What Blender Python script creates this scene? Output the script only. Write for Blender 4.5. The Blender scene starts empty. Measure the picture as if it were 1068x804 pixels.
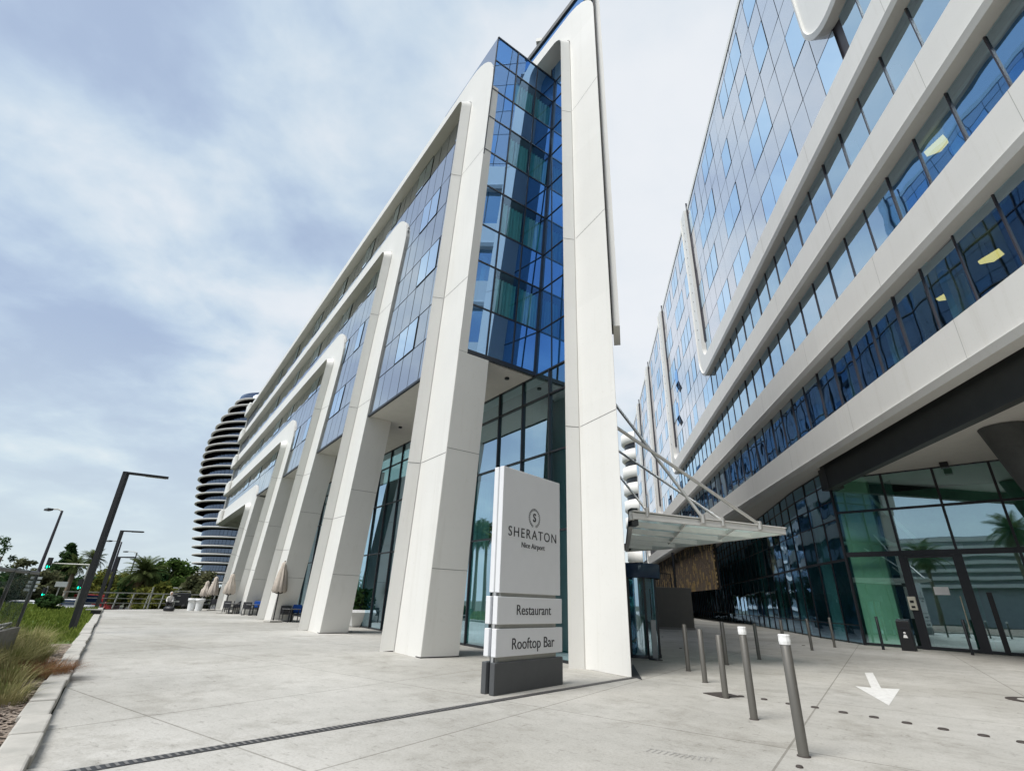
import bpy, bmesh, math, random
from mathutils import Vector, Matrix, noise
R = math.radians
random.seed(7)
C = bpy.context.scene.collection
scene = bpy.context.scene

# ------------------------------------------------------------------ camera model
FPX, PITCH, ROLL, EYE = 513.6, 0.41047, 0.035516, 1.6
cp, sp = math.cos(PITCH), math.sin(PITCH)
FW = Vector((0, cp, sp)); _u0 = Vector((0, -sp, cp)); _r0 = Vector((1, 0, 0))
RT = math.cos(ROLL) * _r0 + math.sin(ROLL) * _u0
UP = -math.sin(ROLL) * _r0 + math.cos(ROLL) * _u0
CAM = Vector((0, 0, EYE))
def ray(x, y): return FW * FPX + RT * (x - 534) - UP * (y - 402)
def at(x, y, z=0.0):
    r = ray(x, y); return CAM + r * ((z - EYE) / r.z)
def az(x, y):
    r = ray(x, y); return math.atan2(r.x, r.y)
def far(x, dist, y=612):                  # ground point at a horizontal distance
    a = az(x, y); return Vector((math.sin(a) * dist, math.cos(a) * dist, 0))
def zat(x, y, p):                         # height where the sight line passes over ground point p
    r = ray(x, y); k = math.hypot(p.x, p.y) / math.hypot(r.x, r.y); return EYE + r.z * k

AL, AR = R(-35.0), R(9.0)
uL = Vector((math.sin(AL), math.cos(AL), 0)); nL = Vector((math.cos(AL), -math.sin(AL), 0))
uR = Vector((math.sin(AR), math.cos(AR), 0)); nR = Vector((math.cos(AR), -math.sin(AR), 0))
def PL(u, n, z): return uL * u + nL * n + Vector((0, 0, z))
def PR(u, n, z): return uR * u + nR * n + Vector((0, 0, z))
def onL(x, y, n):
    r = ray(x, y); q = CAM + r * (n / r.dot(nL)); return q

# ------------------------------------------------------------------ object helpers
def put(o, parent=None):
    C.objects.link(o)
    if parent is not None:
        o.parent = parent
    return o
def tag(o, label=None, cat=None, group=None, kind=None):
    if label: o['label'] = label
    if cat: o['category'] = cat
    if group: o['group'] = group
    if kind: o['kind'] = kind
    return o
def thing(name, label, cat, loc=(0, 0, 0), rz=0.0, group=None):
    o = bpy.data.objects.new(name, None); put(o)
    o.location = loc; o.rotation_euler = (0, 0, rz); o.empty_display_size = .3
    return tag(o, label, cat, group)
def copy_thing(o, loc, rz=None, label=None, scale=None):
    def rec(s, parent):
        c = s.copy(); C.objects.link(c)
        if parent is not None: c.parent = parent
        for ch in s.children: rec(ch, c)
        return c
    c = rec(o, None); c.location = loc
    if rz is not None: c.rotation_euler.z = rz
    if scale: c.scale = (scale,) * 3 if not hasattr(scale, '__len__') else scale
    if label: c['label'] = label
    return c

class MB:
    def __init__(s): s.v = []; s.f = []; s.m = []; s.mi = 0; s.sm = set()
    def mat(s, i): s.mi = i; return s
    def add(s, vs, fs, smooth=False):
        b = len(s.v); s.v += [tuple(p) for p in vs]
        for f in fs:
            if smooth: s.sm.add(len(s.f))
            s.f.append(tuple(i + b for i in f)); s.m.append(s.mi)
    def quad(s, a, b, c, d): s.add([a, b, c, d], [(0, 1, 2, 3)])
    def hexa(s, p):            # 8 corners: bottom 4, top 4
        s.add(p, [(3, 2, 1, 0), (4, 5, 6, 7), (0, 1, 5, 4), (1, 2, 6, 5), (2, 3, 7, 6), (3, 0, 4, 7)])
    def box(s, c, d, rz=0.0):
        c = Vector(c); ca, sa = math.cos(rz), math.sin(rz); P = []
        for z in (-.5, .5):
            for x, y in ((-.5, -.5), (.5, -.5), (.5, .5), (-.5, .5)):
                X, Y = x * d[0], y * d[1]
                P.append((c.x + X * ca - Y * sa, c.y + X * sa + Y * ca, c.z + z * d[2]))
        s.hexa(P)
    def fbox(s, F, u0, u1, n0, n1, z0, z1):
        s.hexa([F(u0, n0, z0), F(u1, n0, z0), F(u1, n1, z0), F(u0, n1, z0), F(u0, n0, z1), F(u1, n0, z1), F(u1, n1, z1), F(u0, n1, z1)])
    def bar(s, a, b, w, h=None, up=Vector((0, 0, 1))):
        a = Vector(a); b = Vector(b); h = w if h is None else h
        d = (b - a).normalized(); x = d.cross(up)
        if x.length < 1e-4: x = d.cross(Vector((0, 1, 0)))
        x.normalize(); y = x.cross(d).normalized(); x *= w / 2; y *= h / 2
        s.hexa([a - x - y, a + x - y, a + x + y, a - x + y, b - x - y, b + x - y, b + x + y, b - x + y])
    def tube(s, pts, rad, n=8, cap=True, smooth=True):
        pts = [Vector(p) for p in pts]; rad = rad if hasattr(rad, '__len__') else [rad] * len(pts)
        V = []; F = []; prev = None
        for i, p in enumerate(pts):
            d = (pts[min(i + 1, len(pts) - 1)] - pts[max(i - 1, 0)]).normalized()
            x = d.cross(Vector((0, 0, 1))) if prev is None else prev - d * prev.dot(d)
            if x.length < 1e-3: x = d.cross(Vector((0, 1, 0)))
            x.normalize(); prev = x; y = d.cross(x)
            for k in range(n):
                a = 2 * math.pi * k / n; V.append(p + (x * math.cos(a) + y * math.sin(a)) * rad[i])
        for i in range(len(pts) - 1):
            for k in range(n):
                F.append((i * n + k, i * n + (k + 1) % n, (i + 1) * n + (k + 1) % n, (i + 1) * n + k))
        s.add(V, F, smooth)
        if cap:
            s.add(V[:n], [tuple(reversed(range(n)))]); s.add(V[-n:], [tuple(range(n))])
    def lathe(s, prof, c=(0, 0, 0), n=24, smooth=True, sx=1, sy=1):
        V = []; F = []
        for r, z in prof:
            for k in range(n):
                a = 2 * math.pi * k / n; V.append((c[0] + r * sx * math.cos(a), c[1] + r * sy * math.sin(a), c[2] + z))
        for i in range(len(prof) - 1):
            for k in range(n): F.append((i * n + k, i * n + (k + 1) % n, (i + 1) * n + (k + 1) % n, (i + 1) * n + k))
        s.add(V, F, smooth)
        if prof[0][0] > 1e-3: s.add(V[:n], [tuple(reversed(range(n)))])
        if prof[-1][0] > 1e-3: s.add(V[-n:], [tuple(range(n))])
    def prism(s, poly, z0, z1):
        n = len(poly); V = [(p[0], p[1], z0) for p in poly] + [(p[0], p[1], z1) for p in poly]
        s.add(V, [tuple(reversed(range(n))), tuple(range(n, 2 * n))] + [(i, (i + 1) % n, (i + 1) % n + n, i + n) for i in range(n)])
    def build(s, name, mats, parent=None, bevel=0.0, smooth_angle=None):
        me = bpy.data.meshes.new(name); me.from_pydata(s.v, [], s.f)
        if not isinstance(mats, (list, tuple)): mats = [mats]
        for m in mats: me.materials.append(m)
        for i, p in enumerate(me.polygons):
            p.material_index = s.m[i]; p.use_smooth = i in s.sm
        me.update()
        o = bpy.data.objects.new(name, me); put(o, parent)
        if bevel:
            b = o.modifiers.new('bevel', 'BEVEL'); b.width = bevel; b.segments = 2; b.limit_method = 'ANGLE'; b.angle_limit = R(40)
        return o

# ------------------------------------------------------------------ materials
def newmat(name):
    m = bpy.data.materials.new(name); m.use_nodes = True
    nt = m.node_tree; nt.nodes.clear(); out = nt.nodes.new('ShaderNodeOutputMaterial')
    return m, nt, out
def N(nt, t, **k):
    n = nt.nodes.new('ShaderNode' + t)
    for a, b in k.items():
        if a in n.inputs.keys(): n.inputs[a].default_value = b
        else: setattr(n, a, b)
    return n
def L(nt, a, b): nt.links.new(a, b)
def col(c): return (c[0], c[1], c[2], 1)
def pbr(name, c, rough=.5, var=.08, scale=3., metal=0., bump=0., bscale=40., c2=None, coord='Object', streak=None, spec=.5):
    m, nt, out = newmat(name)
    b = N(nt, 'BsdfPrincipled'); b.inputs['Roughness'].default_value = rough; b.inputs['Metallic'].default_value = metal
    b.inputs['Specular IOR Level'].default_value = spec
    tc = N(nt, 'TexCoord'); src = tc.outputs[coord]
    mp = N(nt, 'Mapping'); L(nt, src, mp.inputs[0])
    if streak: mp.inputs['Scale'].default_value = streak
    nz = N(nt, 'TexNoise'); nz.inputs['Scale'].default_value = scale; nz.inputs['Detail'].default_value = 6; nz.inputs['Roughness'].default_value = .65
    L(nt, mp.outputs[0], nz.inputs['Vector'])
    rp = N(nt, 'ValToRGB'); rp.color_ramp.elements[0].position = .3; rp.color_ramp.elements[1].position = .7
    lo = c2 if c2 else [x * (1 - var) for x in c]; hi = c if c2 else [min(1, x * (1 + var)) for x in c]
    rp.color_ramp.elements[0].color = col(lo); rp.color_ramp.elements[1].color = col(hi)
    L(nt, nz.outputs['Fac'], rp.inputs[0]); L(nt, rp.outputs[0], b.inputs['Base Color'])
    if bump:
        n2 = N(nt, 'TexNoise'); n2.inputs['Scale'].default_value = bscale; n2.inputs['Detail'].default_value = 4
        L(nt, src, n2.inputs['Vector'])
        bp = N(nt, 'Bump'); bp.inputs['Strength'].default_value = bump; bp.inputs['Distance'].default_value = .02
        L(nt, n2.outputs['Fac'], bp.inputs['Height']); L(nt, bp.outputs[0], b.inputs['Normal'])
    L(nt, b.outputs[0], out.inputs[0]); return m
def glass(name, tint, refl, ior=1.9, see=True, wav=.02, base=(.01, .02, .05), boost=0.0, wscale=.35):
    """tinted pane: Fresnel mirror over either a see-through tint or a dark backing"""
    m, nt, out = newmat(name)
    tc = N(nt, 'TexCoord'); nz = N(nt, 'TexNoise'); nz.inputs['Scale'].default_value = wscale; nz.inputs['Detail'].default_value = 1
    L(nt, tc.outputs['Object'], nz.inputs['Vector'])
    bp = N(nt, 'Bump'); bp.inputs['Strength'].default_value = wav; bp.inputs['Distance'].default_value = 1.0
    L(nt, nz.outputs['Fac'], bp.inputs['Height'])
    fr = N(nt, 'Fresnel'); ge = N(nt, 'NewGeometry'); io = N(nt, 'Mix', data_type='FLOAT'); L(nt, ge.outputs['Backfacing'], io.inputs['Factor'])
    io.inputs['A'].default_value = ior; io.inputs['B'].default_value = 1 / ior; L(nt, io.outputs['Result'], fr.inputs['IOR'])     # same mirror strength from either side
    mm = N(nt, 'Math', operation='ADD', use_clamp=True); L(nt, fr.outputs[0], mm.inputs[0]); mm.inputs[1].default_value = boost
    g = N(nt, 'BsdfGlossy'); g.inputs['Color'].default_value = col(refl); g.inputs['Roughness'].default_value = .012
    L(nt, bp.outputs[0], g.inputs['Normal'])
    if see: t = N(nt, 'BsdfTransparent'); t.inputs['Color'].default_value = col(tint)
    else:
        t = N(nt, 'BsdfDiffuse'); t.inputs['Color'].default_value = col(base)
    mx = N(nt, 'MixShader'); L(nt, mm.outputs[0], mx.inputs[0]); L(nt, t.outputs[0], mx.inputs[1]); L(nt, g.outputs[0], mx.inputs[2])
    L(nt, mx.outputs[0], out.inputs[0]); return m
def emit(name, c, s):
    m, nt, out = newmat(name)
    b = N(nt, 'BsdfPrincipled'); b.inputs['Base Color'].default_value = col(c); b.inputs['Emission Color'].default_value = col(c); b.inputs['Emission Strength'].default_value = s
    L(nt, b.outputs[0], out.inputs[0]); return m
def leafmat(name, c, c2, sc=.8):
    m, nt, out = newmat(name)
    tc = N(nt, 'TexCoord'); nz = N(nt, 'TexNoise'); nz.inputs['Scale'].default_value = sc; nz.inputs['Detail'].default_value = 5
    L(nt, tc.outputs['Object'], nz.inputs['Vector'])
    rp = N(nt, 'ValToRGB'); rp.color_ramp.elements[0].position = .35; rp.color_ramp.elements[1].position = .68
    rp.color_ramp.elements[0].color = col(c); rp.color_ramp.elements[1].color = col(c2)
    L(nt, nz.outputs['Fac'], rp.inputs[0])
    d = N(nt, 'BsdfDiffuse'); t = N(nt, 'BsdfTranslucent'); L(nt, rp.outputs[0], d.inputs[0]); L(nt, rp.outputs[0], t.inputs[0])
    mx = N(nt, 'MixShader'); mx.inputs[0].default_value = .3; L(nt, d.outputs[0], mx.inputs[1]); L(nt, t.outputs[0], mx.inputs[2])
    L(nt, mx.outputs[0], out.inputs[0]); return m

M = {}
def clad(name, c, pan, rot):
    m, nt, out = newmat(name)
    b = N(nt, 'BsdfPrincipled'); b.inputs['Roughness'].default_value = .4; b.inputs['Specular IOR Level'].default_value = .35
    tc = N(nt, 'TexCoord')
    def nz(scale, sc, det=5, ro=.6):
        q = N(nt, 'Mapping'); q.inputs['Scale'].default_value = sc; L(nt, tc.outputs['Object'], q.inputs[0])
        n = N(nt, 'TexNoise'); n.inputs['Scale'].default_value = scale; n.inputs['Detail'].default_value = det; n.inputs['Roughness'].default_value = ro; L(nt, q.outputs[0], n.inputs['Vector']); return n.outputs['Fac']
    def rmp(f, p0, c0, p1, c1):
        r = N(nt, 'ValToRGB'); r.color_ramp.elements[0].position = p0; r.color_ramp.elements[1].position = p1; r.color_ramp.elements[0].color = col(c0); r.color_ramp.elements[1].color = col(c1); L(nt, f, r.inputs[0]); return r.outputs[0]
    def mul(a, d):
        x = N(nt, 'Mix', data_type='RGBA', blend_type='MULTIPLY'); x.inputs['Factor'].default_value = 1; L(nt, a, x.inputs['A']); L(nt, d, x.inputs['B']); return x.outputs['Result']
    base = rmp(nz(.5, (1, 1, 1), 4), .3, [x * .955 for x in c], .7, c)
    base = mul(base, rmp(nz(2.6, (1, 1, .045), 6, .7), .26, (.93, .925, .91), .46, (1, 1, 1)))      # rain streaks
    base = mul(base, rmp(nz(9, (1, 1, 1), 6, .75), .25, (.90, .89, .87), .42, (1, 1, 1)))          # speckled dirt
    v = N(nt, 'TexVoronoi'); v.inputs['Scale'].default_value = 1; q = N(nt, 'Mapping'); q.inputs['Scale'].default_value = pan; q.inputs['Rotation'].default_value = (0, 0, rot); L(nt, tc.outputs['Object'], q.inputs[0])
    fl = N(nt, 'VectorMath', operation='FLOOR'); L(nt, q.outputs[0], fl.inputs[0]); wn = N(nt, 'TexWhiteNoise'); wn.noise_dimensions = '3D'; L(nt, fl.outputs[0], wn.inputs['Vector'])
    base = mul(base, rmp(wn.outputs['Value'], 0, (.955, .955, .955), 1, (1, 1, 1)))
    L(nt, base, b.inputs['Base Color']); L(nt, b.outputs[0], out.inputs[0]); return m
M['white'] = clad('white_cladding', (.80, .79, .755), (.0001, .0001, .27), 0)
M['white2'] = clad('white_band_cladding', (.82, .815, .785), (.0001, .122, .0001), AR)
M['soffit'] = pbr('soffit_plaster', (.74, .72, .68), .6, .04, 2.)
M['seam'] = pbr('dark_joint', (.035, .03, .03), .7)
M['frame'] = pbr('dark_window_frame', (.018, .02, .025), .4)
M['mullion'] = pbr('bronze_mullion', (.05, .045, .055), .45)
M['fascia'] = pbr('charcoal_fascia', (.055, .06, .06), .5, .1, 1.5)
M['g_hotel'] = glass('hotel_panel_glass', 0, (.74, .77, .80), 1.5, see=False, base=(.17, .18, .20), boost=.56, wav=.010)
M['g_win'] = glass('hotel_window_glass', 0, (.78, .9, 1.0), 1.6, see=False, base=(.03, .06, .12), boost=.85, wav=.010)
M['g_blue'] = glass('deep_blue_glass', (.62, .96, 1.0), (.45, .68, 1.0), 1.5, see=True, wav=.006, boost=.22)
M['g_bluespan'] = glass('deep_blue_spandrel', 0, (.42, .66, .98), 1.5, see=False, base=(.012, .085, .25), wav=.006, boost=.62)
M['g_green'] = glass('ground_floor_glass', (.50, .90, .90), (.66, .86, 1.0), 1.5, see=True, wav=.006, boost=.55)
M['g_span'] = glass('office_panel_glass', 0, (.88, .89, .93), 1.5, see=False, base=(.42, .43, .47), boost=.58, wav=.006)
M['g_off'] = glass('office_window_glass', 0, (.66, .83, 1.0), 1.6, see=False, base=(.02, .05, .1), boost=.85, wav=.006)
M['g_rib'] = glass('ribbon_glass', (.60, .95, .98), (.66, .84, 1.0), 1.5, see=True, wav=.010, boost=.58, wscale=.5)
M['g_lobby'] = glass('lobby_glass', (.42, .78, .86), (.55, .76, 1.0), 1.5, see=True, wav=.014, boost=.30, wscale=.6)
M['g_ent'] = glass('entrance_glass', (.66, 1.0, .86), (.70, .92, 1.0), 1.5, see=True, wav=.003, boost=.40, wscale=.4)
M['dark_room'] = pbr('dim_interior', (.15, .19, .21), .8)
M['blue_blind'] = pbr('navy_blind', (.012, .022, .11), .7)
M['pale_col'] = pbr('pale_interior_column', (.74, .82, .88), .6)
M['teal_curtain'] = pbr('pale_curtain', (.75, .85, .83), .8, c2=(.38, .48, .48), scale=3, streak=(6, 6, .05))
M['teal_dark'] = pbr('dark_teal_curtain', (.16, .42, .42), .8)
M['room_green'] = pbr('lit_room_wall', (.78, .98, .82), .7)
M['sign_white'] = pbr('sign_panel_white', (.80, .81, .83), .35, .02)
M['sign_dark'] = pbr('sign_plinth_grey', (.085, .09, .095), .45, .06)
M['ink'] = pbr('sign_lettering', (.03, .03, .035), .5)
M['steel'] = pbr('brushed_bollard_steel', (.15, .143, .128), .45, .1, 4, metal=.35, streak=(1, 1, .1))
M['steel_dark'] = pbr('dark_bollard_paint', (.015, .018, .022), .45)
M['paper'] = pbr('white_wrap', (.85, .85, .84), .7)
M['black'] = pbr('black_paint', (.012, .012, .014), .45)
M['canopy'] = pbr('canopy_white_steel', (.82, .81, .78), .4, .04)
def frosted():
    m, nt, out = newmat('canopy_frosted_glass')
    t = N(nt, 'BsdfTranslucent'); t.inputs['Color'].default_value = (.80, .88, .84, 1); d = N(nt, 'BsdfTransparent'); d.inputs['Color'].default_value = (.88, .95, .92, 1)
    mx = N(nt, 'MixShader'); mx.inputs[0].default_value = .55; L(nt, t.outputs[0], mx.inputs[1]); L(nt, d.outputs[0], mx.inputs[2]); L(nt, mx.outputs[0], out.inputs[0]); return m
M['canopy_glass'] = frosted()
M['rod'] = pbr('stainless_rod', (.62, .61, .58), .35, .05, metal=.4)
M['gwall'] = pbr('taupe_screen_wall', (.115, .108, .095), .6, .06, 2)
M['gold'] = pbr('gold_lattice', (.62, .44, .20), .4, c2=(.22, .16, .09), scale=1.2, metal=.5)
M['beige'] = pbr('beige_parasol_cloth', (.50, .44, .38), .85, .1, 6)
M['bluecush'] = pbr('blue_cushion', (.01, .09, .42), .8)
M['chair'] = pbr('charcoal_chair_frame', (.03, .03, .035), .5)
M['pot'] = pbr('white_planter', (.78, .79, .79), .4)
M['bark'] = pbr('bark', (.16, .12, .085), .9, .3, 6, bump=.4, bscale=20)
M['palmtrunk'] = pbr('palm_trunk', (.22, .17, .12), .9, .3, 8, streak=(1, 1, 4))
M['leaf_a'] = leafmat('leaf_mid', (.035, .075, .02), (.13, .19, .05))
M['leaf_b'] = leafmat('leaf_dark', (.02, .052, .02), (.075, .125, .045))
M['leaf_c'] = leafmat('leaf_olive', (.075, .09, .045), (.20, .20, .11))
M['leaf_y'] = leafmat('leaf_yellow', (.085, .105, .022), (.23, .23, .06))
M['frond'] = leafmat('palm_frond', (.045, .075, .025), (.16, .19, .07))
M['frond_dry'] = leafmat('palm_frond_dry', (.12, .085, .045), (.22, .17, .10))
M['galv'] = pbr('galvanised_rail', (.36, .36, .33), .5, .1, metal=.3)
def screen_mat():
    m, nt, out = newmat('fence_screen_cloth')
    tc = N(nt, 'TexCoord'); n = N(nt, 'TexNoise'); n.inputs['Scale'].default_value = 2.6; n.inputs['Detail'].default_value = 8; n.inputs['Roughness'].default_value = .75; L(nt, tc.outputs['Object'], n.inputs['Vector'])
    r = N(nt, 'ValToRGB'); r.color_ramp.elements[0].position = .40; r.color_ramp.elements[1].position = .62; r.color_ramp.elements[0].color = (.18, .18, .18, 1); r.color_ramp.elements[1].color = (.72, .72, .72, 1); L(nt, n.outputs['Fac'], r.inputs[0])
    d = N(nt, 'BsdfDiffuse'); d.inputs['Color'].default_value = (.055, .075, .07, 1); t = N(nt, 'BsdfTransparent'); mx = N(nt, 'MixShader'); L(nt, r.outputs[0], mx.inputs[0]); L(nt, d.outputs[0], mx.inputs[1]); L(nt, t.outputs[0], mx.inputs[2]); L(nt, mx.outputs[0], out.inputs[0]); return m
M['mesh_dark'] = screen_mat()
M['tyre'] = pbr('tyre_rubber', (.02, .02, .02), .8)
M['car_w'] = pbr('white_car_paint', (.78, .79, .80), .25, .02)
M['car_r'] = pbr('red_van_paint', (.32, .03, .025), .3, .03)
M['car_g'] = glass('car_glass', 0, (.8, .9, 1), 1.6, see=False, wav=0)
M['asphalt'] = pbr('asphalt', (.06, .06, .062), .85, .15, 8, bump=.2)
M['kerb'] = pbr('concrete_kerb', (.50, .48, .44), .85, c2=(.36, .35, .32), scale=3, bump=.3, bscale=60)
M['drain'] = pbr('drain_grate', (.03, .03, .032), .6)
M['mark'] = pbr('road_paint_white', (.80, .80, .78), .75, c2=(.56, .55, .53), scale=9)
M['plate'] = pbr('iron_cover', (.05, .04, .035), .7)
M['skin'] = pbr('skin', (.45, .28, .2), .6)
M['green_lit'] = emit('green_signal', (.0, .9, .45), 3)
M['warm_lit'] = emit('warm_pendant', (1.0, .60, .20), 1.7)
M['shop_lit'] = emit('warm_shop_light', (1.0, .72, .32), .55)
M['grey_sign'] = pbr('traffic_board_grey', (.45, .47, .46), .6)
M['tower_glass'] = glass('tower_glass', 0, (.35, .42, .55), 1.6, see=False, base=(.012, .015, .022), boost=.3, wav=.01)
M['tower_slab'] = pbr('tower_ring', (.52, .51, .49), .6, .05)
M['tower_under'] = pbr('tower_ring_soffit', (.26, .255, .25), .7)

# plaza concrete: pale slabs with joints, trowel scuffs and stains
def plaza_mat():
    m, nt, out = newmat('stamped_concrete')
    b = N(nt, 'BsdfPrincipled'); b.inputs['Roughness'].default_value = .78; b.inputs['Specular IOR Level'].default_value = .3
    tc = N(nt, 'TexCoord'); mp = N(nt, 'Mapping'); mp.inputs['Rotation'].default_value = (0, 0, -AL); L(nt, tc.outputs['Object'], mp.inputs[0])
    def noise(scale, sc=(1, 1, 1), det=6, ro=.6, rot=0.):
        q = N(nt, 'Mapping'); q.inputs['Scale'].default_value = sc; q.inputs['Rotation'].default_value = (0, 0, rot); L(nt, mp.outputs[0], q.inputs[0])
        n = N(nt, 'TexNoise'); n.inputs['Scale'].default_value = scale; n.inputs['Detail'].default_value = det; n.inputs['Roughness'].default_value = ro
        L(nt, q.outputs[0], n.inputs['Vector']); return n.outputs['Fac']
    def ramp(f, p0, c0, p1, c1):
        r = N(nt, 'ValToRGB'); r.color_ramp.elements[0].position = p0; r.color_ramp.elements[1].position = p1
        r.color_ramp.elements[0].color = col(c0); r.color_ramp.elements[1].color = col(c1); L(nt, f, r.inputs[0]); return r.outputs[0]
    def mul(a, c, f=1.):
        x = N(nt, 'Mix', data_type='RGBA', blend_type='MULTIPLY'); x.inputs['Factor'].default_value = f
        L(nt, a, x.inputs['A']); L(nt, c, x.inputs['B']); return x.outputs['Result']
    base = ramp(noise(.22, det=8), .3, (.40, .39, .362), .7, (.575, .562, .53))
    base = mul(base, ramp(noise(2.2, det=8, ro=.7), .3, (.86, .86, .85), .65, (1, 1, 1)))
    # trowel scuffs: short dark strokes
    s1 = noise(3.2, (1, 3.0, 1), 9, .78, .7); base = mul(base, ramp(s1, .34, (.56, .55, .53), .44, (1, 1, 1)), .8)
    s2 = noise(2.6, (3.0, 1, 1), 9, .78, -.5); base = mul(base, ramp(s2, .33, (.54, .53, .51), .42, (1, 1, 1)), .8)
    base = mul(base, ramp(noise(.13, det=5), .36, (.82, .81, .785), .6, (1, 1, 1)))
    base = mul(base, ramp(noise(28, det=3, ro=.7), .32, (.80, .79, .77), .5, (1, 1, 1)), .8)       # grit
    base = mul(base, ramp(noise(.55, (1, 1, 1), 9, .72), .36, (.80, .79, .77), .48, (1, 1, 1)), .8)  # old stains
    # slab joints every 6 m
    sep = N(nt, 'SeparateXYZ'); L(nt, mp.outputs[0], sep.inputs[0])
    def joint(o, off, per, w):
        a = N(nt, 'Math', operation='ADD'); L(nt, o, a.inputs[0]); a.inputs[1].default_value = off
        d = N(nt, 'Math', operation='PINGPONG'); L(nt, a.outputs[0], d.inputs[0]); d.inputs[1].default_value = per / 2
        k = N(nt, 'Math', operation='LESS_THAN'); L(nt, d.outputs[0], k.inputs[0]); k.inputs[1].default_value = w; return k.outputs[0]
    j = N(nt, 'Math', operation='MAXIMUM'); L(nt, joint(sep.outputs[0], 1.3, 3.6, .014), j.inputs[0]); L(nt, joint(sep.outputs[1], .6, 4.4, .014), j.inputs[1])
    jm = N(nt, 'Mix', data_type='RGBA'); L(nt, j.outputs[0], jm.inputs['Factor']); L(nt, base, jm.inputs['A'])
    x = N(nt, 'Mix', data_type='RGBA', blend_type='MULTIPLY'); x.inputs['Factor'].default_value = 1; L(nt, base, x.inputs['A']); x.inputs['B'].default_value = (.62, .61, .59, 1)
    L(nt, x.outputs['Result'], jm.inputs['B']); L(nt, jm.outputs['Result'], b.inputs['Base Color'])
    bn = N(nt, 'Math', operation='ADD'); L(nt, noise(14, det=6), bn.inputs[0]); L(nt, s1, bn.inputs[1])
    bp = N(nt, 'Bump'); bp.inputs['Strength'].default_value = .35; bp.inputs['Distance'].default_value = .02; L(nt, bn.outputs[0], bp.inputs['Height']); L(nt, bp.outputs[0], b.inputs['Normal'])
    L(nt, b.outputs[0], out.inputs[0]); return m
M['plaza'] = plaza_mat()
def soil_mat():
    m, nt, out = newmat('bark_mulch')
    b = N(nt, 'BsdfPrincipled'); b.inputs['Roughness'].default_value = .95
    tc = N(nt, 'TexCoord'); v = N(nt, 'TexVoronoi'); v.inputs['Scale'].default_value = 14; L(nt, tc.outputs['Object'], v.inputs['Vector'])
    r = N(nt, 'ValToRGB'); r.color_ramp.elements[0].color = (.07, .05, .035, 1); r.color_ramp.elements[1].color = (.36, .30, .25, 1)
    sx = N(nt, 'SeparateXYZ'); L(nt, v.outputs['Color'], sx.inputs[0]); L(nt, sx.outputs[0], r.inputs[0]); L(nt, r.outputs[0], b.inputs['Base Color'])
    bp = N(nt, 'Bump'); bp.inputs['Strength'].default_value = .8; bp.inputs['Distance'].default_value = .04; L(nt, v.outputs['Distance'], bp.inputs['Height']); L(nt, bp.outputs[0], b.inputs['Normal'])
    L(nt, b.outputs[0], out.inputs[0]); return m
M['mulch'] = soil_mat()
M['lawn'] = pbr('lawn', (.10, .16, .02), .95, c2=(.045, .085, .014), scale=1.5, bump=.6, bscale=30)
M['verge'] = pbr('far_ground', (.09, .10, .06), .95, c2=(.06, .065, .045), scale=.2)
M['blade'] = leafmat('grass_blade', (.085, .13, .022), (.22, .26, .06), 3)
M['straw'] = leafmat('straw_grass', (.17, .19, .065), (.46, .41, .22), 4)
M['rust'] = leafmat('rusty_twigs', (.14, .07, .035), (.36, .21, .12), 4)
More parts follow.
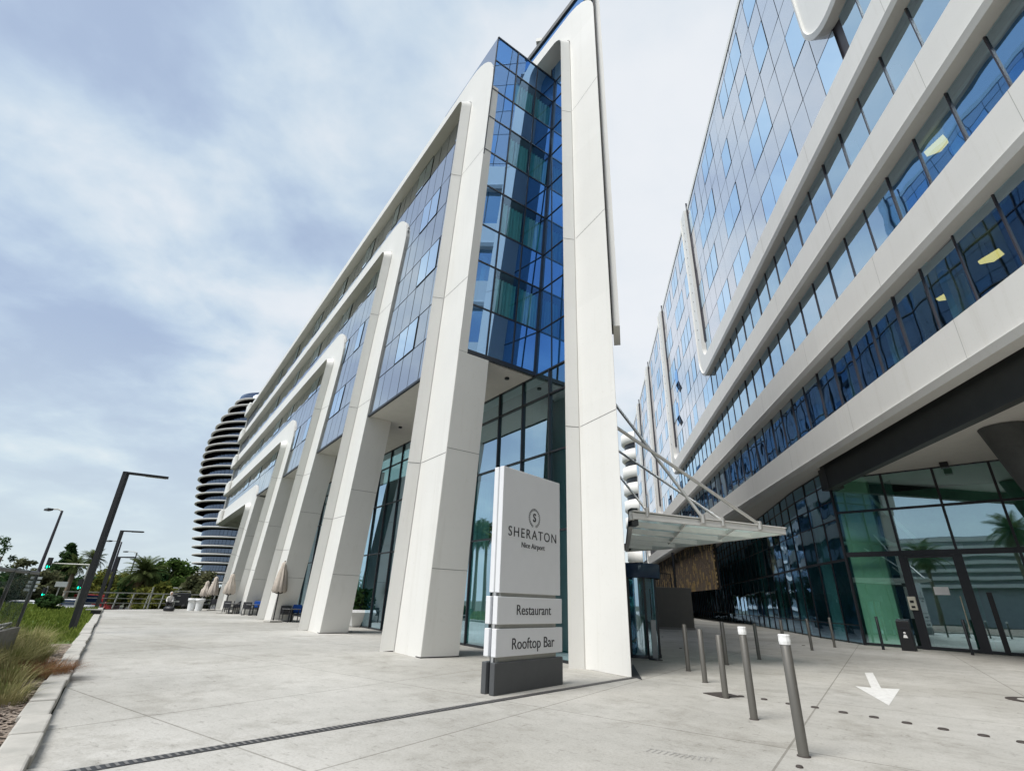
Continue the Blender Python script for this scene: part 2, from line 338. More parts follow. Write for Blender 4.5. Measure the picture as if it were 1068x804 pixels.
# ------------------------------------------------------------------ world, sun, camera
SUN_AZ, SUN_EL = -128, 57
def world():
    w = bpy.data.worlds.new("World"); scene.world = w; w.use_nodes = True
    nt = w.node_tree; nt.nodes.clear(); out = nt.nodes.new('ShaderNodeOutputWorld')
    sky = N(nt, 'TexSky'); sky.sky_type = 'NISHITA'; sky.sun_disc = False
    sky.sun_elevation = R(SUN_EL); sky.sun_rotation = R(SUN_AZ); sky.air_density = 1.0; sky.dust_density = 2.0; sky.ozone_density = 1.0
    tc = N(nt, 'TexCoord')
    # clouds live on a flat layer overhead: direction / (height + .25)
    sep = N(nt, 'SeparateXYZ'); L(nt, tc.outputs['Generated'], sep.inputs[0])
    ad = N(nt, 'Math', operation='ADD'); L(nt, sep.outputs[2], ad.inputs[0]); ad.inputs[1].default_value = .28
    mxz = N(nt, 'Math', operation='MAXIMUM'); L(nt, ad.outputs[0], mxz.inputs[0]); mxz.inputs[1].default_value = .12
    dv = N(nt, 'Vector' + 'Math', operation='DIVIDE'); L(nt, tc.outputs['Generated'], dv.inputs[0])
    cmb = N(nt, 'CombineXYZ'); 
    for i in range(3): L(nt, mxz.outputs[0], cmb.inputs[i])
    L(nt, cmb.outputs[0], dv.inputs[1])
    def noise(s, d, r, dist=0., off=(0, 0, 0)):
        q = N(nt, 'Mapping'); q.inputs['Location'].default_value = off; L(nt, dv.outputs[0], q.inputs[0])
        n = N(nt, 'TexNoise'); n.inputs['Scale'].default_value = s; n.inputs['Detail'].default_value = d; n.inputs['Roughness'].default_value = r; n.inputs['Distortion'].default_value = dist
        L(nt, q.outputs[0], n.inputs['Vector']); return n.outputs['Fac']
    big = noise(1.9, 7, .5, .15, (3.1, 1.7, .4)); fine = noise(4.6, 8, .55, .2, (1.3, 7.7, 2.2))
    mixn = N(nt, 'Math', operation='MULTIPLY_ADD'); L(nt, fine, mixn.inputs[0]); mixn.inputs[1].default_value = .40
    m2 = N(nt, 'Math', operation='MULTIPLY'); L(nt, big, m2.inputs[0]); m2.inputs[1].default_value = .66; L(nt, m2.outputs[0], mixn.inputs[2])
    # brighter towards the veiled part of the sky straight ahead, greyer to the left
    dot = N(nt, 'VectorMath', operation='DOT_PRODUCT'); L(nt, tc.outputs['Generated'], dot.inputs[0]); dot.inputs[1].default_value = Vector((.36, .80, .48)).normalized()
    mr = N(nt, 'MapRange'); L(nt, dot.outputs['Value'], mr.inputs[0]); mr.inputs[1].default_value = .55; mr.inputs[2].default_value = 1.0; mr.inputs[3].default_value = -.07; mr.inputs[4].default_value = .145
    sm = N(nt, 'Math', operation='ADD'); L(nt, mixn.outputs[0], sm.inputs[0]); L(nt, mr.outputs[0], sm.inputs[1])
    rp = N(nt, 'ValToRGB'); cr = rp.color_ramp; cr.interpolation = 'B_SPLINE'
    K = .1
    cr.elements[0].position = .38; cr.elements[0].color = (3.9 * K, 4.85 * K, 6.6 * K, 1)
    cr.elements[1].position = .76; cr.elements[1].color = (8.7 * K, 8.95 * K, 9.25 * K, 1)
    e = cr.elements.new(.47); e.color = (4.9 * K, 6.05 * K, 7.6 * K, 1)
    e = cr.elements.new(.54); e.color = (6.1 * K, 7.25 * K, 8.2 * K, 1)
    e = cr.elements.new(.62); e.color = (7.8 * K, 8.3 * K, 8.8 * K, 1)
    L(nt, sm.outputs[0], rp.inputs[0])
    # low sky: even pale haze near the horizon
    hz = N(nt, 'MapRange', clamp=True); L(nt, sep.outputs[2], hz.inputs[0]); hz.inputs[1].default_value = .0; hz.inputs[2].default_value = .38; hz.inputs[3].default_value = .75; hz.inputs[4].default_value = .0
    sc10 = N(nt, 'VectorMath', operation='SCALE'); sc10.inputs['Scale'].default_value = 7.2; L(nt, rp.outputs[0], sc10.inputs[0])
    hm = N(nt, 'Mix', data_type='RGBA'); L(nt, hz.outputs[0], hm.inputs['Factor']); L(nt, sc10.outputs[0], hm.inputs['A']); hm.inputs['B'].default_value = (5.1, 5.8, 5.9, 1)
    cov = N(nt, 'Mix', data_type='RGBA'); cov.inputs['Factor'].default_value = .90
    L(nt, sky.outputs[0], cov.inputs['A']); L(nt, hm.outputs['Result'], cov.inputs['B'])
    bg = N(nt, 'Background'); bg.inputs['Strength'].default_value = .10; L(nt, cov.outputs['Result'], bg.inputs[0]); L(nt, bg.outputs[0], out.inputs[0])
world()
sd = bpy.data.lights.new('sun', 'SUN'); sd.energy = 2.75; sd.angle = R(30); sd.color = (1.0, .965, .91)
so = bpy.data.objects.new('sun', sd); put(so)
_d = Vector((math.sin(R(SUN_AZ)) * math.cos(R(SUN_EL)), math.cos(R(SUN_AZ)) * math.cos(R(SUN_EL)), math.sin(R(SUN_EL))))
so.rotation_euler = _d.to_track_quat('Z', 'Y').to_euler(); so.location = _d * 80
cd = bpy.data.cameras.new('camera'); co = bpy.data.objects.new('camera', cd); put(co)
cd.sensor_fit = 'HORIZONTAL'; cd.sensor_width = 36; cd.lens = FPX / 1068 * 36; cd.clip_end = 3000; cd.clip_start = .05
_b = -FW
co.matrix_world = Matrix(((RT.x, UP.x, _b.x, 0), (RT.y, UP.y, _b.y, 0), (RT.z, UP.z, _b.z, EYE), (0, 0, 0, 1)))
scene.camera = co
vs = scene.view_settings; vs.view_transform = 'Standard'; vs.look = 'None'; vs.gamma = 1; vs.use_curve_mapping = False; vs.exposure = .56
scene.render.engine = 'CYCLES'
scene.cycles.max_bounces = 8; scene.cycles.transparent_max_bounces = 12; scene.cycles.caustics_reflective = False; scene.cycles.caustics_refractive = False

# ------------------------------------------------------------------ ground setting
K0 = at(63, 727.5); KD = Vector((math.sin(R(-36)), math.cos(R(-36)), 0)); KN = Vector((KD.y, -KD.x, 0))   # kerb line, KN points to the plaza
def PK(s, n, z=0): return K0 + KD * s + KN * n + Vector((0, 0, z))
KEND = 38.0
_e0, _e1 = PK(KEND, 0), PK(KEND + 30, 60); _ed = (_e1 - _e0).normalized(); _en = Vector((-_ed.y, _ed.x, 0))
if _en.dot(KD) < 0: _en = -_en
def gz(p):
    d = (Vector((p[0], p[1], 0)) - Vector((_e0.x, _e0.y, 0))).dot(_en); t = max(0., min(1., (d - .5) / 9.)); return -1.25 * t * t * (3 - 2 * t)
mb = MB(); V = []; F = []; SS = [-900, -300, -60, 0, 38.4, 40, 42, 44, 46, 48, 52, 70, 120, 300, 900]; NN = [-900, -300, -60, 0, 60, 300, 900]
for a_ in SS:
    for b_ in NN:
        q_ = Vector((_e0.x, _e0.y, 0)) + _en * (a_ - 38) + _ed * b_; V.append((q_.x, q_.y, -.06 + gz(q_)))
for i in range(len(SS) - 1):
    for j in range(len(NN) - 1): a = i * len(NN) + j; F.append((a, a + 1, a + len(NN) + 1, a + len(NN)))
mb.add(V, F); tag(mb.build('ground', M['verge']), kind='structure')
far_l = PK(KEND, 0); 
mb = MB(); mb.add([PK(-60, 0), PK(KEND, 0), PK(KEND + 14, 18), PK(KEND + 30, 60), PR(260, 60, 0), PR(-120, 60, 0), PR(-120, -60, 0)], [tuple(range(7))])
tag(mb.build('plaza', M['plaza']), kind='structure')
# kerb stones
t = thing('kerb', 'long worn concrete kerb between the lawn and the pale plaza', 'kerb', K0)
s = -14.0; i = 0
while s < KEND:
    ln = 1.0 if s < 12 else 2.0
    jit = random.uniform(-.025, .025); mb = MB()
    a, b = s + .008, s + ln - .008
    h = .13 + random.uniform(-.012, .012)
    if 1.6 < s < 2.4: h = .05
    P = [PK(a, jit), PK(b, jit), PK(b, -.30 + jit), PK(a, -.30 + jit)]
    mb.hexa([p - K0 for p in P] + [p - K0 + Vector((0, 0, h)) for p in P])
    mb.build('kerb_stone', M['kerb'], t, bevel=.025); s += ln
# lawn with slight mounds and mulch strip near the camera
def lawn_h(s, n):
    d = max(0, -n - .3)
    return gz(PK(s, n)) + .05 + min(d, 3) * .05 + .12 * noise.noise(Vector((s * .18, n * .22, 0))) * min(1, d / 1.5) + .25 * max(0, min(1, (d - 2) / 6))
def sheet(name, s0, s1, n0, n1, ds, mat):
    mb = MB(); ns = int((s1 - s0) / ds); nn = max(2, int((n1 - n0) / ds)); V = []; F = []
    for i in range(ns + 1):
        for j in range(nn + 1):
            s = s0 + (s1 - s0) * i / ns; n = n0 + (n1 - n0) * j / nn; V.append(PK(s, n, lawn_h(s, n)))
    for i in range(ns):
        for j in range(nn): a = i * (nn + 1) + j; F.append((a, a + 1, a + nn + 2, a + nn + 1))
    mb.add(V, F, True); return tag(mb.build(name, mat), kind='structure')
sheet('mulch_bed', -14, 9, -16, -.28, .4, M['mulch'])
sheet('lawn', 9, 37, -16, -.28, .5, M['lawn'])
# lawn grass blades (nobody could count them)
mb = MB(); V = []; F = []
def blade(p, h, w, lean, a):
    d = Vector((math.cos(a), math.sin(a), 0)); x = Vector((-d.y, d.x, 0)) * w
    b = len(V); q = p + d * lean * .4 + Vector((0, 0, h * .6)); t_ = p + d * lean + Vector((0, 0, h))
    V.extend([p - x, p + x, q + x * .7, q - x * .7, t_]); F.extend([(b, b + 1, b + 2, b + 3), (b + 3, b + 2, b + 4)])
for _ in range(26000):
    s = random.uniform(7.5, 37); n = -.35 - random.random() ** 1.3 * 13
    if s < 10 and random.random() > (s - 7.5) / 2.5: continue
    g = noise.noise(Vector((s * .5, n * .5, 3)))
    if s > 9 or g > 0: blade(PK(s, n, lawn_h(s, n) - .02), random.uniform(.08, .2) * (1 + .8 * max(g, 0)), .012 + s * .0006, random.uniform(.02, .12), random.uniform(0, 6.3))
mb.add(V, F); tag(mb.build('lawn_grass', M['blade']), 'short green grass covering the lawn behind the kerb', 'grass', kind='stuff')
# bark chips on the mulch
mb = MB()
for _ in range(5200):
    s = random.uniform(-5.5, 7); n = -.32 - random.random() ** 1.5 * 4.2
    p = PK(s, n, lawn_h(s, n) + .012); a = random.uniform(0, 3.14); d = Vector((math.cos(a), math.sin(a), random.uniform(-.3, .3))) * random.uniform(.02, .06); x = Vector((-d.y, d.x, random.uniform(-.3, .3) * .03)) * random.uniform(.2, .5)
    mb.quad(p - d - x, p + d - x, p + d + x, p - d + x)
tag(mb.build('bark_chips', pbr('bark_chip', (.40, .33, .27), .9, c2=(.13, .09, .065), scale=9)), 'loose brown and pale bark chips on the planting bed by the kerb', 'bark mulch', kind='stuff')
# ornamental straw grasses: each clump a plant
def clump(name, label, cat, loc, h, nb, mats, spread, group=None, w=.006):
    V = []; F = []; mb = MB()
    for k in range(nb):
        a = random.uniform(0, 6.283); r = random.random() ** .5 * .22 * spread; out = random.uniform(.15, 1.0) * spread
        hh = h * random.uniform(.55, 1.1); p = Vector((math.cos(a) * r, math.sin(a) * r, 0)); d = Vector((math.cos(a + random.uniform(-.5, .5)), math.sin(a + random.uniform(-.5, .5)), 0)); x = Vector((-d.y, d.x, 0)) * w
        b = len(V); pts = []
        for t_ in (0, .4, .75, 1): pts.append(p + d * out * h * t_ ** 1.8 * .8 + Vector((0, 0, hh * (t_ - .32 * t_ ** 3 * out))))
        for q, ww in zip(pts, (1, .9, .6, .15)): V.extend([q - x * ww, q + x * ww])
        for i in range(3): F.append((b + 2 * i, b + 2 * i + 1, b + 2 * i + 3, b + 2 * i + 2))
    mb.add(V, F); o = mb.build(name, mats); o.location = loc; return tag(o, label, cat, group)
GP = [(.6, -.75, .5, 380, ''), (1.3, -1.3, .6, 460, ''), (2.6, -.95, .6, 520, ''), (3.1, -1.7, .75, 560, ''), (3.9, -.75, .6, 460, ''), (4.4, -1.5, .8, 560, ''), (5.0, -2.4, .8, 520, ''), (5.6, -1.0, .75, 560, ''), (6.3, -1.9, .8, 520, ''), (7.0, -2.9, .8, 460, ''), (7.4, -1.2, .6, 420, ''), (8.3, -2.2, .6, 420, ''), (-.6, -.6, .4, 260, '')]
for (s, n, h, nb, _) in GP:
    clump('straw_grass', 'feathery straw coloured grass tuft on the bark bed beside the kerb', 'ornamental grass', PK(s, n, lawn_h(s, n) - .03), h, nb, M['straw'], 1.15, 'straw grass tufts on the bark bed')
clump('dry_shrub', 'rusty brown dead shrub spilling over the broken kerb onto the plaza', 'shrub', PK(2.05, -.42, .05), .36, 1100, M['rust'], 1.9, w=.0035)

# drain channel, covers, arrow, studs: thin sheets on the plaza
def flat(name, pts, mat, z=.004, kind='structure', **k):
    mb = MB(); P = [at(*p) for p in pts]; mb.add([(p.x, p.y, z) for p in P], [tuple(range(len(P)))]); return mb.build(name, mat)
A_, B_ = at(78, 804.5), at(660, 706.5); dd = (B_ - A_).normalized(); nn_ = Vector((-dd.y, dd.x, 0)) * .085; A_ = A_ - dd * 3
mb = MB(); mb.quad(*[(p.x, p.y, .004) for p in (A_ - nn_, B_ - nn_ + dd * .28, B_ + nn_ + dd * .28, A_ + nn_)])
tri = [at(655, 704), at(670, 709), at(660, 692)]
mb.add([(p.x, p.y, .006) for p in tri], [(0, 1, 2)])
P0a, P0b = at(610, 697), at(655, 706.5); q = Vector((.05, -.06, 0))
mb.quad(*[(p.x, p.y, .005) for p in (P0a, P0a + q, P0b + q, P0b)])
mb.mat(1); tlen = (B_ - A_).length; k = 0.1
while k < tlen:
    c = A_ + dd * k; e = dd * .016; mb.quad(*[(p.x, p.y, .008) for p in (c - e - nn_ * .75, c + e - nn_ * .75, c + e + nn_ * .75, c - e + nn_ * .75)]); k += .075
tag(mb.build('drain_channel', [M['drain'], pbr('drain_bar', (.16, .155, .15), .6)]), 'long dark slotted drain channel crossing the plaza to the big pillar', 'drain')
s_ = 1068 / 208
ap = [(215, 212), (258, 212), (303, 295), (403, 300), (345, 388), (165, 284), (250, 292)]
tag(flat('painted_arrow', [(860 + x / s_, 660 + y / s_) for x, y in ap], M['mark']), 'white arrow painted on the plaza in front of the glass entrance', 'road marking')
for (x, y, w) in [(879.5, 743, .13), (911.6, 748, .13), (946, 754, .13), (984, 760.5, .13), (1026, 767.2, .13), (1067, 774.3, .13), (773, 726.2, .11), (797, 729.3, .11), (823, 734, .11), (850, 737.7, .12), (710, 676, .12), (691, 664, .1), (838, 673, .14), (834, 800, .07)]:
    w *= .55; p = at(x, y); a = az(x, y); e = Vector((math.cos(a), -math.sin(a), 0)) * w * 1.15; g = Vector((math.sin(a), math.cos(a), 0)) * w
    mb = MB(); mb.lathe([(w, 0), (w, .012), (w * .8, .02), (0, .02)], n=14); o = mb.build('ground_stud', M['plate']); o.location = (p.x, p.y, 0)
    tag(o, 'small dark round metal stud set flush in the concrete paving', 'ground stud', 'dark studs in rows on the plaza')
p = at(753, 724.7); mb = MB(); mb.box((0, 0, .008), (.5, .5, .014)); o = mb.build('access_cover', M['plate']); o.location = p; o.rotation_euler.z = R(20)
tag(o, 'dark square access cover at the foot of a middle bollard', 'cover')
p = at(1079, 731); mb = MB(); mb.lathe([(.46, 0), (.46, .014), (.44, .014), (.27, .014)], n=36); mb.mat(1); mb.lathe([(.27, .014), (.26, .018), (0, .018)], n=36)
o = mb.build('manhole_cover', [M['plate'], M['kerb']]); o.location = p; tag(o, 'round dark rimmed manhole cover cut by the right edge of the photo', 'manhole cover')
# tyre print marks
def tyre(pts, nm):
    mb = MB(); P = [at(*p) for p in pts]
    for a, b in zip(P, P[1:]):
        for k in range(4):
            c = a.lerp(b, k / 4); d = (b - a).normalized(); x = Vector((-d.y, d.x, 0))
            e = d * .012 + x * .07
            mb.quad(*[(q.x, q.y, .0035) for q in (c - e, c - e + d * .016, c + e + d * .016, c + e)])
            mb.quad(*[(q.x, q.y, .0035) for q in (c + x * .075, c + x * .075 + d * .05, c + x * .09 + d * .05, c + x * .09)])
    o = mb.build(nm, pbr('tyre_stain', (.27, .26, .24), .9, c2=(.40, .39, .37), scale=20)); return tag(o, kind='structure')
tyre([(676, 782), (700, 786), (722, 790), (747, 793)], 'tyre_mark')
# ------------------------------------------------------------------ HOTEL (left): nested arches on the facade plane
hotel = thing('hotel', 'white and blue glass hotel with nested rounded arches on slanting legs, filling the middle', 'hotel building')
def fillet(p, q, r_, r, m=8):
    """corner at q between segments p-q and q-r_, rounded with radius r -> list of 2-D points"""
    p, q, r_ = Vector(p), Vector(q), Vector(r_)
    a = (p - q).normalized(); b = (r_ - q).normalized(); ang = a.angle(b)
    t = r / math.tan(ang / 2); c = q + (a + b).normalized() * (r / math.sin(ang / 2))
    s = q + a * t; e = q + b * t; v0 = s - c; v1 = e - c
    th = v0.angle_signed(v1); out = []
    for i in range(m + 1):
        f = th * i / m; ca, sa = math.cos(-f), math.sin(-f)
        out.append(c + Vector((v0.x * ca - v0.y * sa, v0.x * sa + v0.y * ca)))
    return out
def arch(F, u0, z0, u1, zl, uend, width, thick, n_front, lip, back, name, parent, ri=.45, ro=2.1, slot=True, zc=None, outb=None):
    """white arch: slanted leg from (u0,z0) to (u1,zl), rounded, then a horizontal band to uend.
    the inner lip flares forward; a dark joint runs beside it"""
    def off(d_leg, d_band):
        sl = (u1 - u0) / (zl - z0)
        return (u0 - d_leg, z0), (u1 - d_leg + sl * d_band, zl + d_band)
    def line(d, db, r):
        a, b = off(d, db); fl = fillet(a, b, (uend, b[1]), r)
        leg = [Vector(a).lerp(fl[0], i / 6) for i in range(6)]
        return leg + fl + [fl[-1].lerp(Vector((uend, b[1])), i / 6) for i in range(1, 7)]
    I = line(0, 0, ri); S = line(.20, .20, ri + .2); O = line(width, thick, ro)
    def P(c, n): return [F(q.x, n, q.y) for q in c]
    rows = [P(I, back), P(I, n_front - lip), P(S, n_front - .02), P(S, n_front + .06)]
    rows2 = [P([s + (o - s).normalized() * .03 for s, o in zip(S, O)], n_front + .06), P([s + (o - s).normalized() * .03 for s, o in zip(S, O)], n_front), P(O, n_front), P(O, outb if outb else back)]
    mb = MB()
    def strip(a, b):
        n = len(a); mb.add(a + b, [(i, i + 1, n + i + 1, n + i) for i in range(n - 1)], False)
    for a, b in zip(rows, rows[1:]): strip(a, b)
    for a, b in zip(rows2, rows2[1:]): strip(a, b)
    # closing ends
    for k in (0, -1):
        mb.add([r[k] for r in (rows + rows2)], [tuple(range(8))])
    mb.mat(1); strip(rows[3], rows2[0])
    # thin panel joints across the front
    mb.mat(1)
    for fr in (.26, .55, .82):
        k = fr * 6; i = int(k); f = k - i
        a = S[i].lerp(S[i + 1], f); b = O[i].lerp(O[i + 1], f); c = I[i].lerp(I[i + 1], f); e = .007
        s1 = a + (b - a).normalized() * .06
        mb.quad(F(s1.x, n_front - .004, s1.y - e), F(b.x, n_front - .004, b.y - e), F(b.x, n_front - .004, b.y + e), F(s1.x, n_front - .004, s1.y + e))
        mb.quad(F(c.x - .01, n_front - lip - .003, c.y - e), F(a.x, n_front - .025, a.y - e), F(a.x, n_front - .025, a.y + e), F(c.x - .01, n_front - lip - .003, c.y + e))
    return mb.build(name, [M['white'], M['seam']], parent), I, O
NF, LIP = 7.25, .40
LEG = [(16.47, 14.68, 23.3), (26.33, 22.75, 19.6), (36.24, 31.2, 16.05), (45.75, 41.1, 12.55), (55.5, 51.9, 9.0)]
UEND = 73.3
for i, (u0, u1, zl) in enumerate(LEG):
    arch(PL, u0, 0, u1, zl, UEND, 2.05, 1.8, NF, LIP, NF + .35, 'arch_pillar', hotel)
    # leg core below the soffit
    mb = MB(); sl = (u1 - u0) / zl
    zt = min(9.55, zl + .4)
    def q(z, d): return u0 + sl * z - d
    P = [PL(q(0, .06), NF + .08, 0), PL(q(0, 2.062), NF + .012, 0), PL(q(0, 2.062), NF + 1.25, 0), PL(q(0, .06), NF + 1.25, 0)]
    T = [PL(q(zt, .06), NF + .08, zt), PL(q(zt, 2.062), NF + .012, zt), PL(q(zt, 2.062), NF + 1.25, zt), PL(q(zt, .06), NF + 1.25, zt)]
    mb.hexa(P + T); mb.mat(1)
    for z in (2.4, 6.1):
        mb.quad(PL(q(z, 2.066), NF + .01, z - .006), PL(q(z, 2.066), NF + 1.25, z - .006), PL(q(z, 2.066), NF + 1.25, z + .006), PL(q(z, 2.066), NF + .01, z + .006))
    mb.hexa([PL(q(0, .05), NF + .02, .002), PL(q(0, 2.07), NF - .004, .002), PL(q(0, 2.07), NF + 1.258, .002), PL(q(0, .05), NF + 1.258, .002), PL(q(0, .05), NF + .02, .03), PL(q(0, 2.07), NF - .004, .03), PL(q(0, 2.07), NF + 1.258, .03), PL(q(0, .05), NF + 1.258, .03)])  # dark strip round the foot, shade of a shadow joint put into colour
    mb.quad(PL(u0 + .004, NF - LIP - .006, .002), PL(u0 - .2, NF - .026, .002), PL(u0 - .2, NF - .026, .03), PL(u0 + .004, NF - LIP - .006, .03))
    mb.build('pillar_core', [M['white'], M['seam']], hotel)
# facade lean as a function of u (mullions run parallel to the legs)
def lean(u0):
    pts = [(14.5, -.077), (16.47, -.077), (26.33, -.183), (36.24, -.314), (45.75, -.37), (55.5, -.40), (80, -.40)]
    for (a, va), (b, vb) in zip(pts, pts[1:]):
        if u0 <= b: return va + (vb - va) * max(0, (u0 - a) / (b - a))
    return -.40
def FU(u0, z): return u0 + lean(u0) * z
NG = NF + .10
ROWS = [9.6, 11.4, 13.0, 14.9, 16.5, 18.4, 20.0, 21.9, 23.3]
COLW = 1.16
wins = set()
pat = {1: [4, 5, 10, 14, 15, 21, 24, 25, 30, 31, 36, 41, 42], 3: [3, 4, 9, 13, 16, 17, 22, 23, 29, 33, 34, 40], 5: [1, 4, 5, 8, 12, 13, 18, 19, 25, 26, 31, 38], 7: [0, 2, 6, 7, 11, 16, 17, 22, 28, 29, 35, 41]}
mb = MB()
ustart = 14.62
ncol = 52
for r in range(8):
    z0, z1 = ROWS[r], ROWS[r + 1]
    for c in range(ncol):
        ua, ub = ustart + c * COLW, ustart + (c + 1) * COLW
        # in a lean-compensated frame, u at height 0
        g = .026; jn = .006 * ((c * 7 + r * 3) % 5 - 2) / 2
        P = [PL(FU(ua + g, z0 + g), NG, z0 + g), PL(FU(ub - g, z0 + g), NG + jn, z0 + g), PL(FU(ub - g, z1 - g), NG + jn, z1 - g), PL(FU(ua + g, z1 - g), NG, z1 - g)]
        if ub > 73 + .4 * 23 or FU(ub, z1) > 73.2: continue
        if r in pat and c in pat[r]:
            w = MB(); w.mat(1)
            fw = .05
            Q = [PL(FU(ua + fw, z0 + fw), NG - .02, z0 + fw), PL(FU(ub - fw, z0 + fw), NG - .02 + jn, z0 + fw), PL(FU(ub - fw, z1 - fw), NG - .02 + jn, z1 - fw), PL(FU(ua + fw, z1 - fw), NG - .02, z1 - fw)]
            w.quad(*Q); w.mat(0)
            O_ = [PL(FU(ua, z0), NG - .03, z0), PL(FU(ub, z0), NG - .03, z0), PL(FU(ub, z1), NG - .03, z1), PL(FU(ua, z1), NG - .03, z1)]
            for k in range(4): w.quad(O_[k], O_[(k + 1) % 4], Q[(k + 1) % 4], Q[k])
            w.build('window', [M['frame'], M['g_win']], hotel)
        else:
            mb.quad(*P)
mb.mat(1); mb.quad(PL(FU(14.6, 9.55), NG + .05, 9.55), PL(74, NG + .05, 9.55), PL(74, NG + .05, 23.6), PL(FU(14.6, 23.6), NG + .05, 23.6))
mb.mat(1); mb.fbox(PL, 13.78, 73.2, NG - .06, NG + .04, 9.52, 9.62)
mb.build('curtain_wall', [M['g_hotel'], M['frame']], hotel)
# soffit over the recessed ground floor, roof slab
GN = 10.7
mb = MB(); mb.fbox(PL, 13.86, 73.2, NG + .06, GN + .6, 9.56, 9.9); mb.build('soffit', M['soffit'], hotel)
mb = MB()
mb.hexa([PL(13.5, NG + .2, 24.3), PL(73, NG + .2, 24.3), PL(73, 26, 24.3), PL(13.5, 14, 24.3), PL(13.4, NG + .2, 24.6), PL(73, NG + .2, 24.6), PL(73, 26, 24.6), PL(13.4, 14, 24.6)])
mb.build('roof', M['fascia'], hotel)
# parapet glass on the roof corner
def EU(z): return 13.74 - .082 * (z - 9.7)              # end wall leans over the sign
mb = MB(); zt = 25.25
mb.quad(PL(EU(23.3), NF + .02, 23.3), PL(17.5, NF + .02, 23.3), PL(17.5, NF + .02, zt), PL(EU(zt), NF + .02, zt))
mb.build('parapet_glass', M['g_hotel'], hotel)
# ---- end wall: 3 columns of panes, windows with curtains alternating with blue spandrels
EROWS = [9.7, 11.55, 13.45, 15.1, 17.0, 18.7, 20.5, 22.1, 23.8, zt]
ec = [NF + .03, NF + 1.17, NF + 2.32, GN - .02]
fm = MB()
for r in range(9):
    z0, z1 = EROWS[r], EROWS[r + 1]
    for c in range(3):
        a, b = ec[c], ec[c + 1]; g = .025
        w = MB(); w.quad(PL(EU(z0 + g), a + g, z0 + g), PL(EU(z0 + g), b - g, z0 + g), PL(EU(z1 - g), b - g, z1 - g), PL(EU(z1 - g), a + g, z1 - g))
        win = r % 2 == 1
        w.build('glass_pane', M['g_blue'] if (win and c > 0) else M['g_bluespan'], hotel)
        if win and c > 0 and r < 8:
            cu = MB()
            n0, n1 = a + .06, b - .06; K = 22
            for k in range(K):
                x0, x1 = n0 + (n1 - n0) * k / K, n0 + (n1 - n0) * (k + 1) / K
                if c == 1 and .30 < k / K < .36: continue
                y0, y1 = (.16 + .05 * math.sin(k * 1.9)), (.16 + .05 * math.sin((k + 1) * 1.9))
                cu.mat(0 if (k < 9 if c == 1 else 5 < k < 16) else 1)
                cu.quad(PL(EU(z0) + y0, x0, z0 + .02), PL(EU(z0) + y1, x1, z0 + .02), PL(EU(z1) + y1, x1, z1 - .3), PL(EU(z1) + y0, x0, z1 - .3))
            cu.build('curtain', [M['teal_curtain'], M['teal_dark']], hotel)
    fm.bar(PL(EU(z0), ec[0], z0), PL(EU(z0), ec[3], z0), .05, .06)
for c in range(4): fm.bar(PL(EU(9.7), ec[c], 9.7), PL(EU(zt), ec[c], zt), .12 if c == 3 else .05, .07 if c else .04)
fm.bar(PL(EU(zt), ec[0], zt), PL(EU(zt), GN, zt), .07, .07)
fm.bar(PL(EU(9.66), ec[0], 9.66), PL(EU(9.66), GN, 9.66), .12, .16)
fm.build('end_wall_frame', M['frame'], hotel)
mb = MB(); mb.fbox(PL, 14.6, 15.0, NF + .2, GN, 9.9, 24.3)
for r in range(0, 9, 2): mb.hexa([PL(EU(EROWS[r]) + .08, NF + .2, EROWS[r] + .1), PL(14.6, NF + .2, EROWS[r] + .1), PL(14.6, GN - .1, EROWS[r] + .1), PL(EU(EROWS[r]) + .08, GN - .1, EROWS[r] + .1), PL(EU(EROWS[r + 1]) + .08, NF + .2, EROWS[r + 1] - .05), PL(14.6, NF + .2, EROWS[r + 1] - .05), PL(14.6, GN - .1, EROWS[r + 1] - .05), PL(EU(EROWS[r + 1]) + .08, GN - .1, EROWS[r + 1] - .05)])
mb.build('interior', M['dark_room'], hotel)
for (u, n) in ((15.2, 8.7), (14.5, 9.9), (19, 9.2), (23, 9.2), (29, 9.2), (33, 9.2)):
    mb = MB(); mb.lathe([(.09, 0), (.09, .06), (.05, .06)], n=14); o = mb.build('downlight', M['black'], hotel); o.location = PL(u, n, 9.5)
# ---- ground floor glazing on plane GN (continues as tall glass inside the big arch)
zs = [0.06, .5, 3.7, 6.35, 8.55, 9.56]
us = [11.2 + 1.62 * k for k in range(39)]
fm = MB(); npane = 0; rest = MB()
for i in range(len(us) - 1):
    for j in range(1, 5):
        g = .03; a, b = us[i] + g, us[i + 1] - g; jn = random.uniform(-.006, .006)
        z0 = zs[j] + g if j > 1 else .08
        Q = (PL(a, GN + jn, z0), PL(b, GN - jn, z0), PL(b, GN - jn, zs[j + 1] - g), PL(a, GN + jn, zs[j + 1] - g))
        if i < 18: w = MB(); w.quad(*Q); w.build('ground_floor_pane', M['g_green'], hotel); npane += 1
        else: rest.quad(*Q)
rest.build('far_ground_floor_glazing', M['g_green'], hotel)
for i, u in enumerate(us): fm.fbox(PL, u - .03, u + .03, GN - .08, GN + .02, 0, 9.56)
for z in zs[2:]: fm.fbox(PL, us[0], us[-1], GN - .06, GN + .021, z - .03, z + .03)
fm.fbox(PL, us[0], us[-1], GN - .05, GN + .03, 0, .07)
fm.build('ground_floor_frame', M['frame'], hotel)
